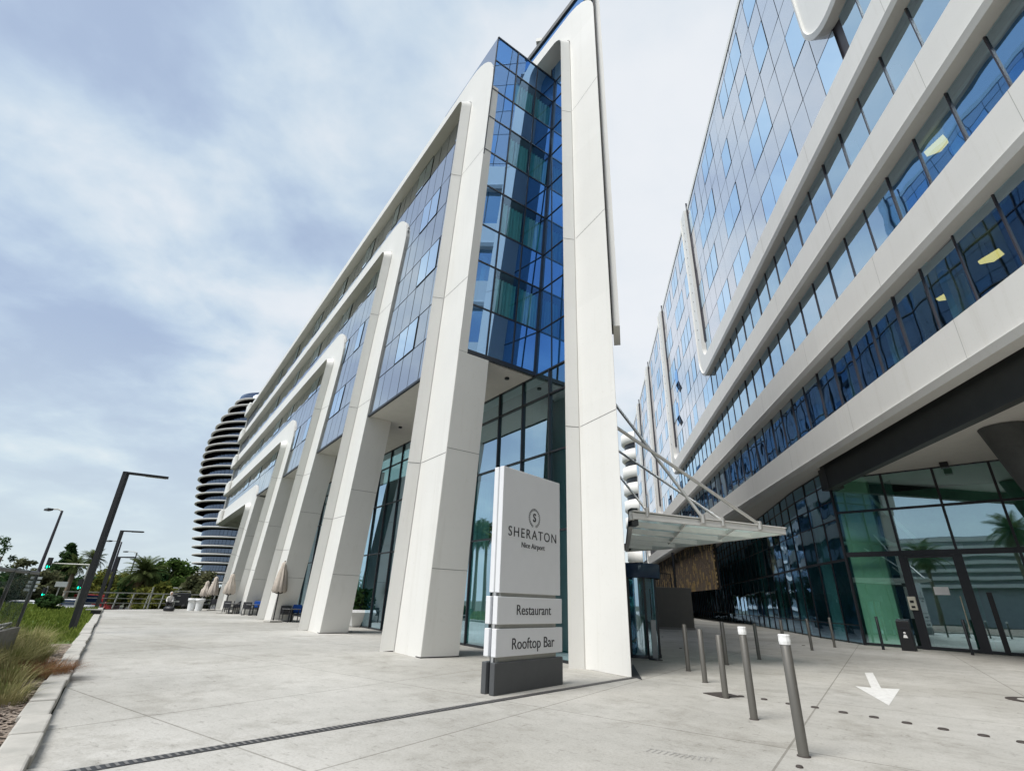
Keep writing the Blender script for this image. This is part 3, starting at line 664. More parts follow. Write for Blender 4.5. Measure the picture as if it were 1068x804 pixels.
mb = MB(); mb.fbox(PL, 17.5, 74, 14.0, 14.2, 0, 9.5); mb.hexa([PL(17.5, 14.0, 0), PL(17.6, 14.2, 0), PL(11.6, 11.2, 0), PL(11.6, 11.0, 0), PL(17.5, 14.0, 9.5), PL(17.6, 14.2, 9.5), PL(11.6, 11.2, 9.5), PL(11.6, 11.0, 9.5)]); mb.build('back_wall', pbr('teal_back_wall', (.13, .28, .30), .7, .3, .5), hotel)
mb = MB(); mb.fbox(PL, 17, 73, GN + .5, 14, 4.9, 5.05)
for k in range(10): mb.fbox(PL, 15 + 6 * k, 15.5 + 6 * k, 12, 12.5, 0, 9.5)
mb.build('gallery', pbr('interior_grey', (.22, .28, .28), .7), hotel)
for k in range(9):
    mb = MB(); K = 16; u0 = 17 + k * 6.4
    for i in range(K):
        y0, y1 = .05 * math.sin(i * 1.7), .05 * math.sin((i + 1) * 1.7)
        mb.quad(PL(u0 + i * .09, GN + .35 + y0, .1), PL(u0 + (i + 1) * .09, GN + .35 + y1, .1), PL(u0 + (i + 1) * .09, GN + .35 + y1, 6.2), PL(u0 + i * .09, GN + .35 + y0, 6.2))
    mb.build('curtain', M['teal_curtain'], hotel)
# ---- tall glass inside the big arch, above the soffit
rowsP = [9.56, 11.5, 13.4, 15.1, 17.0, 18.7, 20.5, 22.1, 23.9, 25.2, 26.5]
fm = MB()
for r in range(10):
    z0, z1 = rowsP[r], rowsP[r + 1]
    edges = [11.05, 12.75, EU(z0) + .1]
    for c in range(2):
        a, b = edges[c], edges[c + 1]
        w = MB(); w.quad(PL(a, GN + .01, z0 + .02), PL(b, GN + .01, z0 + .02), PL(b if c == 0 else EU(z1) + .1, GN + .01, z1 - .02), PL(a, GN + .01, z1 - .02)); w.build('glass_pane', M['g_bluespan'], hotel)
    fm.fbox(PL, 11.0, EU(z0) + .1, GN - .02, GN + .03, z0 - .018, z0 + .018)
fm.fbox(PL, 12.735, 12.765, GN - .02, GN + .03, 9.6, 26.5)
fm.build('inner_glazing_frame', M['frame'], hotel)
# ---- big end arch (set back wing) rising out of the picture
arch(PL, 11.15, 0, 11.2, 26.4, 70, 1.80, 1.75, 10.35, LIP, 10.9, 'end_arch_pillar', hotel, ri=.55, ro=1.7, outb=10.36)
SD = Vector((math.sin(R(13.2)), math.cos(R(13.2)), 0)); SN = Vector((SD.y, -SD.x, 0))
c0 = PL(9.36, 10.36, 0)
def PS(s, n, z): return c0 + SD * s + SN * n + Vector((0, 0, z))
_bk = PL(11.0, 11.3, 0); _f = [PL(9.36, 10.37, 0), PL(11.0, 10.37, 0)]
_g = [PL(9.62, 10.37, 0), PL(11.0, 10.37, 0)]
mb = MB(); mb.hexa([_f[0], _f[1], _bk, _f[0] + SD * 1.0] + [p + Vector((0, 0, 25.8)) for p in (_g[0], _g[1], _bk, _g[0] + SD * 1.0)]); mb.build('end_pillar_core', M['white'], hotel)
mb = MB(); mb.fbox(PS, .16, 1.5, .03, .25, 9.8, 28.2); mb.mat(1); mb.fbox(PS, .06, .7, -.05, .04, 9.8, 28.0); mb.build('street_side_lip', [M['white'], M['seam']], hotel)
mb = MB()
mb.fbox(PL, 9.55, 70, 10.5, 11.0, 28.15, 29.2); mb.build('upper_parapet', M['g_bluespan'], hotel)
mb = MB(); mb.fbox(PL, 9.5, 70, 10.42, 10.52, 28.95, 29.25); mb.build('roof_edge', M['fascia'], hotel)
mb = MB(); mb.fbox(PL, 15, 70, 11.05, 11.2, 24.6, 26.5); mb.build('penthouse_glazing', M['g_hotel'], hotel)
# street side facade of the wing (seen in the reflections and from the side)
sd2 = Vector((math.sin(R(11)), math.cos(R(11)), 0)); sn2 = Vector((sd2.y, -sd2.x, 0)); c1 = c0 + SD * 1.0 - SN * .1
def PT(s, n, z): return c1 + sd2 * s + sn2 * n + Vector((0, 0, z))
mb = MB(); mb.quad(PT(0, -.05, 0), PT(125, -.05, 0), PT(125, -.05, 28), PT(0, -.05, 28)); mb.mat(1)
for k in range(63): mb.fbox(PT, k * 2 - .03, k * 2 + .03, -.04, .02, 0, 28)
for k in range(8): mb.fbox(PT, 0, 125, -.04, .03, 3.4 * k + .4, 3.4 * k + .48)
mb.build('street_side_glazing', [glass('street_side_glass', 0, (.42, .6, .85), 1.5, see=False, base=(.012, .03, .07), boost=.12, wav=.006), M['frame']], hotel)
for k in range(4):
    mb = MB(); mb.fbox(PT, 9 + k * 23, 125, -.02, .3, 9.6 + k * 4.4, 11.2 + k * 4.4); mb.fbox(PT, 8.8 + k * 23, 10.6 + k * 23, -.02, .31, 2, 11.22 + k * 4.4) ; mb.build('street_side_band', M['white'], hotel)
mb = MB(); mb.hexa([PL(12.5, 11.3, 28), PL(70, 11.3, 28), PT(125, -.2, 28), PT(0, -.3, 28), PL(12.5, 11.3, 28.2), PL(70, 11.3, 28.2), PT(125, -.2, 28.2), PT(0, -.3, 28.2)]); mb.build('upper_roof', M['fascia'], hotel)
mb = MB(); mb.fbox(PT, 6, 23, -3.2, -.6, 28.2, 35.5); mb.mat(1); mb.fbox(PT, 5.6, 23.4, -3.6, -.3, 35.5, 35.8); mb.build('rooftop_pavilion', [M['g_bluespan'], M['white']], hotel)
# far end of the facade
mb = MB(); mb.fbox(PL, 73.2, 73.5, NF, 26, 8.9, 25.2); mb.build('far_end_wall', M['white'], hotel)
for i, (u0, u1, zl) in enumerate(LEG):
    mb = MB(); mb.fbox(PL, 71.5, 73.3 + .4, NF - LIP, NF + .02, zl + .02, zl + 1.75); o = mb.build('band_end', M['white'], hotel, bevel=.25)

# ------------------------------------------------------------------ OFFICE BUILDING (right)
office = thing('office_building', 'long glass office building on the right with white bands that turn up as fins', 'office building')
D0 = 13.4; DG = 13.9; BH = 2.3
BANDS = [(9.55, 11.5, 122.0), (14.7, 16.75, 100.5), (19.75, 21.85, 78.3), (25.0, 27.1, 54.0), (30.4, 32.6, 20.6)]
ROOF = 48.6; U0 = -45
for k, (zb, zt_, ue) in enumerate(BANDS):
    # outline: band bottom edge -> rounded corner -> fin outer edge up ; inner parallel
    def lineF(db, du, r):
        return [Vector((U0, zb + db))] + [Vector((U0, zb + db)).lerp(Vector((ue - du, zb + db)), f) for f in (.5,)] + fillet((U0, zb + db), (ue - du, zb + db), (ue - du, ROOF + 2), r, 10) + [Vector((ue - du, z)) for z in (zb + db + max(r, 3) + 2, ROOF - .1)]
    w = zt_ - zb
    A = lineF(0, 0, 2.6); B = lineF(w, w, 1.3)
    A2 = lineF(.28, .28, 2.4)
    lipn = D0 - .12
    def P(c, n): return [PR(q.x, n, q.y) for q in c]
    rows = [P(A, DG + .08), P(A, lipn + .10), P(A2, lipn), P(A2, D0), P(B, D0 + .02), P(B, DG + .08)]
    mb = MB()
    for a, b in zip(rows, rows[1:]):
        n = len(a); mb.add(a + b, [(i, i + 1, n + i + 1, n + i) for i in range(n - 1)])
    for kk in (0, -1): mb.add([r[kk] for r in rows], [tuple(range(6))])
    mb.mat(1)
    uu = ue - 6
    while uu > -20:
        mb.quad(PR(uu, D0 - .004, zb + .3), PR(uu + .02, D0 - .004, zb + .3), PR(uu + .02, D0 + .014, zt_), PR(uu, D0 + .014, zt_)); uu -= 8.2
    mb.mat(2)
    zz = zb + 5
    while zz < ROOF - 1:     # row of small fixing holes down each fin
        c = ue - w * .55; mb.fbox(PR, c - .06, c + .06, D0 - .006, D0 + .01, zz - .08, zz + .08); zz += 1.3
    mb.build('white_band', [M['white2'], pbr('band_joint', (.42, .42, .40), .6), M['seam']], office)
    # dark glass fin beside the white fin
    mb = MB(); mb.fbox(PR, ue - w - .12, ue - w - .04, DG - .15, DG + .05, zt_ + 2.2, ROOF + 1.0); mb.build('dark_fin', M['mullion'], office)
# upper curtain wall: everything on plane DG outside the ribbon zone
PIT = 2.05
def open_zone(u, z):
    """True where the cell belongs to a ribbon window strip (between two stacked bands)"""
    for (zb, zt_, ue), (zb2, _, ue2) in zip(BANDS, BANDS[1:]):
        if zt_ - .5 < z < zb2 + .5 and u < ue2 - 2.2: return True
    return False
wrows = []
z = 11.5
wr = [(11.5, 14.6), (16.75, 19.75), (22.0, 25.0), (27.6, 30.5), (33.3, 36.4), (38.8, 41.9), (44.3, 47.3)]
cells = []
zcur = 11.5
bounds = []
for i, (a, b) in enumerate(wr):
    bounds.append((a, b, True)); nx = wr[i + 1][0] if i + 1 < len(wr) else ROOF
    bounds.append((b, nx, False))
rnd = random.Random(23)
panel = MB(); winlist = []
u_off = -44.6
for (z0, z1, isw) in bounds:
    run = 0; state = False
    for c in range(88):
        u0, u1 = u_off + c * PIT, u_off + (c + 1) * PIT
        if run <= 0:
            state = not state; run = rnd.choice([1, 2, 2, 3]) if state else rnd.choice([1, 2, 2])
        run -= 1
        um = (u0 + u1) / 2; zm = (z0 + z1) / 2
        if open_zone(um, zm) or u0 > 136: continue
        if z0 < 14 and um < 119: continue
        g = .03; t = rnd.uniform(-.012, .012); t2 = rnd.uniform(-.006, .006)
        Q = [PR(u0 + g, DG + t, z0 + g), PR(u1 - g, DG - t, z0 + g), PR(u1 - g, DG - t + t2, z1 - g), PR(u0 + g, DG + t + t2, z1 - g)]
        if isw and state: winlist.append((u0, u1, z0, z1, t, t2))
        else: panel.quad(*Q)
panel.mat(1); panel.quad(PR(-45, DG + .06, 27), PR(52, DG + .06, 27), PR(52, DG + .06, ROOF), PR(-45, DG + .06, ROOF))
for (zb, zt_, ue), (zb2, zt2, ue2) in zip(BANDS, BANDS[1:]): panel.quad(PR(ue2 - 2.4, DG + .06, zt_ - .5), PR(137, DG + .06, zt_ - .5), PR(137, DG + .06, ROOF), PR(ue2 - 2.4, DG + .06, ROOF))
panel.quad(PR(119, DG + .07, 0), PR(137, DG + .07, 0), PR(137, DG + .07, 15), PR(119, DG + .07, 15))
panel.build('curtain_wall', [M['g_span'], M['mullion']], office)
def px_size(w):
    d = PR((w[0] + w[1]) / 2, DG, (w[2] + w[3]) / 2) - CAM
    return 1 / d.length_squared if d.dot(FW) > .2 * d.length else 0
winlist.sort(key=px_size, reverse=True)
def window_mesh(mbx, w):
    u0, u1, z0, z1, t, t2 = w; f = .045
    Q = [PR(u0 + f, DG - .015 + t, z0 + f), PR(u1 - f, DG - .015 - t, z0 + f), PR(u1 - f, DG - .015 - t + t2, z1 - f), PR(u0 + f, DG - .015 + t + t2, z1 - f)]
    O_ = [PR(u0, DG - .03, z0), PR(u1, DG - .03, z0), PR(u1, DG - .03, z1), PR(u0, DG - .03, z1)]
    mbx.mat(1).quad(*Q); mbx.mat(0)
    for k in range(4): mbx.quad(O_[k], O_[(k + 1) % 4], Q[(k + 1) % 4], Q[k])
for w in winlist[:98]:
    mb = MB(); window_mesh(mb, w); mb.build('window', [M['mullion'], M['g_off']], office)
mb = MB()
for w in winlist[98:]: window_mesh(mb, w)
tag(mb.build('far_windows', [M['mullion'], M['g_off']], office), kind='stuff')
# a couple of open casements far along
for (px, py) in ((706, 397), (707, 432)):
    r = ray(px, py); q = CAM + r * (DG / r.dot(nR)); uq = q.dot(uR); zq = q.z
    mb = MB(); mb.fbox(PR, uq - .9, uq + .9, DG - .04, DG - .02, zq - 1.6, zq + 1.6); mb.mat(1)
    a, b = PR(uq - .9, DG - .06, zq - .4), PR(uq + .9, DG - .06, zq - .4); c_, d_ = PR(uq + .9, DG - .5, zq - 1.6), PR(uq - .9, DG - .5, zq - 1.6)
    mb.quad(a, b, c_, d_); mb.build('open_casement', [M['g_bluespan'], M['frame']], office)
mb = MB(); mb.fbox(PR, -45, 137, DG - .06, DG + .5, ROOF - .3, ROOF + .25); mb.build('roof_edge', M['white2'], office)
mb = MB(); mb.fbox(PR, -45, 137, DG + .5, 40, ROOF - .35, ROOF - .05); mb.build('roof', M['fascia'], office)
mb = MB(); mb.fbox(PR, -45, 137, 39.6, 40, 0, ROOF - .36); mb.fbox(PR, -45.3, -45.05, DG, 40, 0, ROOF - .36); mb.fbox(PR, 137.05, 137.3, DG, 40, 0, ROOF - .36); mb.build('rear_walls', M['white2'], office)
# ribbon strips: panes, mullions, rooms behind
strips = [(11.5, 14.7, 98.2, 0), (16.75, 19.75, 76, 1), (21.85, 25.0, 51.8, 2), (27.1, 30.4, 18.3, 3)]
pane_n = 0; restp = MB(); fr = MB(); rooms = MB(); colm = MB()
rnd = random.Random(5); panes = []
for (z0, z1, ue, k) in strips:
    c = 0; u = -44.6
    while u < ue:
        ub = min(u + PIT, ue); t = rnd.uniform(-.014, .014); t2 = rnd.uniform(-.01, .01)
        panes.append((u, ub, z0, z1, t, t2)); fr.fbox(PR, u - .03, u + .03, DG - .05, DG + .05, z0 - .3, z1 + .3); u += PIT
    rooms.mat(0); rooms.quad(PR(-45, 17.6, z0 - .6), PR(ue, 17.6, z0 - .6), PR(ue, 17.6, z1 + .6), PR(-45, 17.6, z1 + .6))
    rooms.mat(0); rooms.quad(PR(-45, DG + .1, z0 - .45), PR(ue, DG + .1, z0 - .45), PR(ue, 17.6, z0 - .45), PR(-45, 17.6, z0 - .45))
    rooms.mat(1); rooms.quad(PR(-45, DG + .1, z1 + .3), PR(ue, DG + .1, z1 + .3), PR(ue, 17.6, z1 + .3), PR(-45, 17.6, z1 + .3))
    rooms.mat(0); rooms.quad(PR(ue, DG, z0 - .5), PR(ue, 17.6, z0 - .5), PR(ue, 17.6, z1 + .5), PR(ue, DG, z1 + .5))
    fr.fbox(PR, -45, ue, DG + .06, DG + .14, z1 - .34, z1 + .1)
panes.sort(key=px_size, reverse=True)
for i, (u, ub, z0, z1, t, t2) in enumerate(panes):
    g = .025; Q = (PR(u + g, DG + t, z0 - .2), PR(ub - g, DG - t, z0 - .2), PR(ub - g, DG - t + t2, z1 + .2), PR(u + g, DG + t + t2, z1 + .2))
    if i < 95: w = MB(); w.quad(*Q); w.build('ribbon_pane', M['g_rib'], office)
    else: restp.quad(*Q)
tag(restp.build('far_ribbon_panes', M['g_rib'], office), kind='stuff')
fr.build('ribbon_frame', M['mullion'], office); rooms.build('rooms', [M['dark_room'], pbr('office_ceiling', (.24, .32, .30), .7)], office)
for (z0, z1, ue, k) in strips[:3]:
    u = -6 + k * 1.3
    while u < min(ue - 1, 70):
        mb = MB(); mb.fbox(PR, u, u + .34, DG + .55, DG + .85, z0 - .4, z1 - .35); mb.build('interior_column', M['pale_col'], office); u += PIT * 2
    for (a, b) in ([(4.2, 5.8), (10.2, 12.0), (14.2, 15.4), (24.8, 26.2), (30.9, 32.4), (39, 41)], [(8.0, 10.0), (10.3, 11.8), (22.5, 24), (28.7, 30.2), (37, 39.4)], [(4, 6), (19, 20.3), (27, 29)])[k]:
        mb = MB(); mb.fbox(PR, a, b, DG + .25, DG + .29, z0 - .3, z1 - .35); mb.build('blind', M['blue_blind'], office)
    for (a, b) in ([(18.9, 19.6), (44.2, 45.0)], [(33.0, 33.8)], [(15.0, 15.6)])[k]:
        mb = MB(); mb.fbox(PR, a, b, DG + 1.4, DG + 1.5, z0 - .3, z1 - .35); mb.build('partition', M['room_green'], office)
# ground floor: glazing line sweeping away, dark fascia, recess soffit, entrance wall
GL = [(32.2, 14.62), (38.55, 14.87), (50.6, 16.16), (79.9, 18.58), (113, 20.4), (135, 21.6)]
def glp(u):
    for (a, na), (b, nb) in zip(GL, GL[1:]):
        if u <= b: return na + (nb - na) * (u - a) / (b - a)
    return GL[-1][1]
u = 32.2; k = 0; fr = MB(); far_p = MB(); lobby_z = [.06, .95, 4.35, 6.6, 7.7, 8.7, 9.5]
while u < 133:
    st = 2.1; ub = u + st; n0, n1 = glp(u), glp(ub)
    for j in range(6):
        t = random.uniform(-.02, .02)
        Q = (PR(u + .03, n0 + t, lobby_z[j] + .03), PR(ub - .03, n1 - t, lobby_z[j] + .03), PR(ub - .03, n1 - t + random.uniform(-.02, .02), lobby_z[j + 1] - .03), PR(u + .03, n0 + t, lobby_z[j + 1] - .03))
        if k < 16: w = MB(); w.quad(*Q); w.build('lobby_pane', M['g_lobby'], office)
        else: far_p.quad(*Q)
    fr.bar(PR(u, n0, 0), PR(u, n0, 9.5), .06, .10)
    for z in lobby_z: fr.bar(PR(u, n0, z), PR(ub, n1, z), .08, .05 if z != 4.35 else .14)
    u = ub; k += 1
far_p.build('far_lobby_glazing', M['g_lobby'], office); fr.build('lobby_frame', M['frame'], office)
mb = MB()
for (a, na), (b, nb) in zip(GL, GL[1:]): mb.quad(PR(a, na + 3.4, 0), PR(b, nb + 3.4, 0), PR(b, nb + 3.4, 9.5), PR(a, na + 3.4, 9.5))
mb.build('lobby_back_wall', pbr('lobby_teal_wall', (.26, .40, .38), .7, .3, .6), office)
rnd = random.Random(3)
for uu in (37.6, 44.6, 51, 57): 
    mb = MB(); mb.fbox(PR, uu, uu + .55, glp(uu) + .8, glp(uu) + 1.2, 0, 9.4); mb.build('interior_column', M['room_green'], office)
mb = MB(); 
for (a, na), (b, nb) in zip(GL, GL[1:]): mb.hexa([PR(a, D0 + .45, 9.56), PR(b, D0 + .45, 9.56), PR(b, nb + 3.5, 9.56), PR(a, na + 3.5, 9.56), PR(a, D0 + .45, 9.8), PR(b, D0 + .45, 9.8), PR(b, nb + 3.5, 9.8), PR(a, na + 3.5, 9.8)])
mb.build('band_soffit', M['soffit'], office)
mb = MB(); mb.fbox(PR, -45, 31.6, 14.3, 14.7, 8.30, 9.95); mb.fbox(PR, 31.6, 32.5, 14.25, 15.1, 8.3, 9.95); mb.build('dark_fascia', M['fascia'], office)
SOF = 8.95
mb = MB(); mb.fbox(PR, -45, 33.5, 14.7, 39, SOF, SOF + .2); mb.build('recess_soffit', M['soffit'], office)
# entrance wall
EA = at(902.5, 672.6); EB = at(1068, 684.5); ed = (EB - EA).normalized(); en = Vector((-ed.y, ed.x, 0))      # en points into the lobby
def PE(s, n, z): return EA + ed * s + en * n + Vector((0, 0, z))
mull = [0, 2.62, 4.95, 7.25, 9.6, 12.0, 14.4, 16.8]
ez = [.08, 4.6, 6.95, SOF]
fr = MB()
for i in range(len(mull) - 1):
    for j in range(3):
        if j == 0 and i == 1: continue
        w = MB(); t = random.uniform(-.012, .012)
        w.quad(PE(mull[i] + .05, t, ez[j] + .05), PE(mull[i + 1] - .05, -t, ez[j] + .05), PE(mull[i + 1] - .05, -t, ez[j + 1] - .05), PE(mull[i] + .05, t, ez[j + 1] - .05)); w.build('entrance_pane', M['g_ent'], office)
for i, s in enumerate(mull):
    wd = .055
    fr.fbox(PE, s - wd, s + wd, -.09, .05, 0, SOF)
    if i in (1, 2): fr.fbox(PE, s - .15, s + .15, -.11, .06, 0, 4.5)
for j, z in enumerate(ez): fr.fbox(PE, 0, mull[-1], -.08, .051, z - (.13 if j == 1 else .06), z + (.13 if j == 1 else .06))
fr.build('entrance_frame', M['frame'], office)
dr = MB(); dr.mat(1); dr.quad(PE(2.85, -.05, .12), PE(4.72, -.05, .12), PE(4.72, -.05, 4.4), PE(2.85, -.05, 4.4)); dr.mat(0)
for a, b, c, d in ((2.76, 2.86, .06, 4.46), (4.70, 4.80, .06, 4.46), (2.86, 4.70, .06, .16), (2.86, 4.70, 4.34, 4.46)): dr.fbox(PE, a, b, -.09, -.02, c, d)
door = dr.build('entrance_door', [M['frame'], M['g_ent']], office)
mb = MB(); mb.tube([PE(4.55, -.2, 1.0), PE(4.55, -.2, 2.5)], .025); mb.bar(PE(4.55, -.2, 1.1), PE(4.55, -.05, 1.1), .03); mb.bar(PE(4.55, -.2, 2.4), PE(4.55, -.05, 2.4), .03); mb.build('door_handle', pbr('pale_handle', (.7, .66, .5), .3, metal=.4), door)
def onE(px, py, n=-.1):
    r = ray(px, py); p0 = PE(0, n, 0); t = (p0 - CAM).dot(en) / r.dot(en); q = CAM + r * t; return (q - EA).dot(ed), q.z
s, z = onE(982, 616); mb = MB(); mb.fbox(PE, s - .30, s + .30, -.075, -.055, z - .19, z + .19); mb.build('paper_notice', M['paper'], door)
s, z = onE(952, 629, -.15); mb = MB(); mb.fbox(PE, s - .17, s + .17, -.22, -.10, z - .32, z + .32); ic = mb.build('intercom', pbr('intercom_cream', (.62, .6, .5), .5), office, bevel=.02)
mb = MB(); mb.fbox(PE, s - .09, s + .07, -.235, -.221, z + .02, z + .14); mb.fbox(PE, s - .08, s + .08, -.235, -.221, z - .22, z - .12); mb.build('intercom_screen', M['black'], ic)
mb = MB(); mb.fbox(PE, 5.55, 5.75, -.13, -.1, .06, 2.7); mb.build('door_jamb_panel', M['black'], office)
# lobby behind the entrance
mb = MB(); mb.fbox(PE, -.2, 17, 6, 6.2, 0, SOF - .02); mb.mat(1); mb.fbox(PE, 0.12, 1.75, .5, 1.3, 0, SOF - .02); mb.mat(2); mb.fbox(PE, 1.75, 2.5, 1.6, 1.9, 0, 3.6)
mb.build('lobby', [pbr('lobby_wall', (.32, .58, .50), .7, .25, .8), M['room_green'], M['black']], office)
for (a, b) in (((1.2, 1.0, 8.7), (3.6, 1.0, 4.9)), ((.2, .8, 6.8), (2.2, .9, 5.2)), ((-.1, .6, 5.3), (5.2, .7, 4.95))):
    mb = MB(); mb.tube([PE(*a), PE(*b)], .11, 10); mb.build('steel_brace', M['pale_col'], office)
mb = MB(); mb.fbox(PE, 8.5, 9.3, 3, 3.5, 0, SOF); mb.fbox(PE, 5.0, 8.5, 4.5, 4.8, 0, 3.2); mb.build('lobby_partition', pbr('lobby_grey', (.3, .36, .36), .7), office)
mb = MB(); mb.fbox(PE, 5.4, 5.75, -1.1, -.7, SOF - .28, SOF - .002); mb.build('ceiling_camera', M['black'], office)
# big slanting dark column under the recess
zt = SOF - .02
T = at(1047, 446, zt); rad = .85
ax = Vector((.24, -.14, -1)).normalized()
bt = T + ax * (zt / -ax.z)
mb = MB(); V = []; K = 28
for P, zz in ((T, zt), (bt, 0)):
    for k in range(K): a = 6.2832 * k / K; V.append((P.x + rad * math.cos(a), P.y + rad * math.sin(a), zz))
mb.add(V, [(k, (k + 1) % K, K + (k + 1) % K, K + k) for k in range(K)], True); mb.build('slanting_column', pbr('column_charcoal', (.085, .09, .09), .6, .12, 5), office)
# gold lattice screen on the far ground floor
mb = MB(); rnd = random.Random(9); u = 62.5
while u < 121:
    n = 14.3
    hgt = 9.5; z = 3.5
    while z < hgt:
        z2 = min(hgt, z + rnd.uniform(.35, 1.3)); mb.mat(rnd.choice([0, 2, 2, 2])); mb.fbox(PR, u, u + .13, n - .06 - rnd.random() * .1, n, z, z2 - .06); z = z2
    u += .44
z = 3.7
while z < 9.4:
    uu = 62.5
    while uu < 121:
        l_ = rnd.uniform(1.2, 4.5)
        if rnd.random() < .72: mb.mat(rnd.choice([0, 1, 1])); mb.fbox(PR, uu, min(121, uu + l_), 14.36, 14.42, z, z + rnd.uniform(.12, .24))
        uu += l_ + rnd.uniform(.1, .6)
    z += .46
mb.mat(3); mb.fbox(PR, 62.5, 121, 14.6, 14.7, 3.5, 9.5)
mb.build('lattice_screen', [M['gold'], pbr('pale_gold_slat', (.62, .47, .25), .4), pbr('brown_slat', (.13, .10, .075), .6), M['frame']], office)
# warm pendant lamps hanging inside the ribbon floors
for i, (px, py, n, sz) in enumerate([(979, 153, 14.9, .62), (1036, 269, 15.3, .55), (990, 309, 15.3, .55)]):
    r = ray(px, py); q = CAM + r * (n / r.dot(nR))
    lb = ['pale yellow folded pendant lamp behind the upper window ribbon, highest of three', 'pale yellow folded pendant lamp behind the lower window ribbon, nearer the right edge', 'pale yellow folded pendant lamp behind the lower window ribbon, left of its neighbour'][i]
    lt = thing('pendant_lamp', lb, 'pendant lamp', q, -AR)
    mb = MB(); e = sz
    mb.add([(-.25 * e, -.9 * e, .06), (.45 * e, -.35 * e, .0), (.5 * e, .55 * e, .06), (-.1 * e, 1.0 * e, .12), (-.6 * e, .5 * e, .08), (0, .1 * e, -.14)], [(0, 1, 5), (1, 2, 5), (2, 3, 5), (3, 4, 5), (4, 0, 5), (4, 3, 2, 1, 0)]); mb.build('lamp_shade', M['warm_lit'], lt)
    mb = MB(); mb.tube([(0, .1, .05), (0, .1, .75)], .012, 6); mb.build('cord', M['black'], lt)
# ------------------------------------------------------------------ totem sign
def text_mesh(body, size, name, mat, parent, loc, rot, spacing=1.0, extrude=.004, bold=0.0, sx=1.0):
    cu = bpy.data.curves.new(name, 'FONT'); cu.body = body; cu.size = size; cu.align_x = 'CENTER'; cu.align_y = 'CENTER'
    cu.space_character = spacing; cu.extrude = extrude; cu.offset = bold
    to = bpy.data.objects.new(name + '_tmp', cu); C.objects.link(to); dg = bpy.context.evaluated_depsgraph_get(); dg.update()
    me = bpy.data.meshes.new_from_object(to.evaluated_get(dg)); bpy.data.objects.remove(to); bpy.data.curves.remove(cu)
    me.name = name; me.materials.clear(); me.materials.append(mat)
    o = bpy.data.objects.new(name, me); put(o, parent); o.location = loc; o.rotation_euler = rot; o.scale = (sx, 1, 1); return o
S0 = at(515.3, 725.3); S1 = at(585.8, 713.5); sdv = (S1 - S0); SWD = sdv.length; sdv.normalize(); srz = math.atan2(sdv.y, sdv.x)
sign = thing('hotel_sign', 'tall white and grey totem sign with three lettered panels beside the white pillars', 'totem sign', S0, srz)
# local: x along the face, -y towards the viewer, y = depth
def spanel(name, z0, z1, mat, x0=0.0, x1=SWD, proud=0.0, cap=False):
    mb = MB(); mb.box(((x0 + x1) / 2, .06 - proud, (z0 + z1) / 2), (x1 - x0, .12, z1 - z0)); mb.box(((x0 + x1) / 2 + .02, .23 + proud, (z0 + z1) / 2), (x1 - x0, .12, z1 - z0))
    return mb.build(name, mat, sign, bevel=.012)
H = zat(522, 485, S0)
sc_ = lambda py: zat(515 + (522 - 515) * (725 - py) / 240, py, S0)
zb1, zb2, zb3, zb4, zb5, zb6 = sc_(691), sc_(685.5), sc_(655.5), sc_(651), sc_(621.5), sc_(617.5)
big = spanel('sign_panel', zb6, H, M['sign_white'], .03, SWD - .03)
p2_ = spanel('sign_panel', zb4, zb5, M['sign_white'], -.03, SWD, .02)
p3_ = spanel('sign_panel', zb2, zb3, M['sign_white'], -.03, SWD + .01, .02)
spanel('sign_plinth', 0.0, zb1, M['sign_dark'], -.05, SWD + .01, .03)
mb = MB(); mb.box((SWD / 2, .145, H / 2 - .02), (SWD - .12, .06, H - .06)); mb.build('sign_core', pbr('sign_core_grey', (.42, .43, .44), .4), sign)
for zz in (zb1, zb3, zb5):
    mb = MB(); mb.box((SWD / 2 - .03, .14, zz + .045), (SWD - .28, .22, .12)); mb.build('sign_spacer', M['galv'], sign)
tx = (R(90), 0, 0)
mid = SWD / 2
def zt_(py): return zat(553, py, S0.lerp(S1, .5))
k_ = SWD / 70.0
text_mesh('SHERATON', .285, 'lettering', M['ink'], big, (mid + .03, -.004, zt_(558.2)), tx, 1.22, sx=1.03, bold=-.0015)
text_mesh('Nice Airport', .155, 'lettering', M['ink'], big, (mid + .02, -.004, zt_(569.8)), tx, 1.02, sx=1.0, bold=0)
text_mesh('Restaurant', .27, 'lettering', M['ink'], p2_, (mid + .06, -.024, zt_(637) + .01), tx, 1.0, bold=-.001)
text_mesh('Rooftop Bar', .285, 'lettering', M['ink'], p3_, (mid + .06, -.024, zt_(670.5)), tx, 1.0, bold=-.001)
ez_ = zt_(540); mb = MB(); cx_ = mid + .05
for k in range(26):
    a = 2 * math.pi * k / 26 - math.pi / 2
    if k in (0,): continue
    r = .185; c = Vector((cx_ + r * math.cos(a), -.004, ez_ + r * math.sin(a))); t_ = Vector((-math.sin(a), 0, math.cos(a))); rr = Vector((math.cos(a), 0, math.sin(a)))
    sg = 1 if k <= 13 else -1
    for q in (1, -1):
        d = (t_ * sg + rr * q * .8).normalized() * .042; e = Vector((-d.z, 0, d.x)) * .34
        mb.add([c, c + d * .5 + e, c + d, c + d * .5 - e], [(0, 1, 2, 3)])
mb.build('emblem_wreath', M['ink'], big)
text_mesh('S', .25, 'lettering', M['ink'], big, (cx_, -.004, ez_), tx, 1, bold=.004)

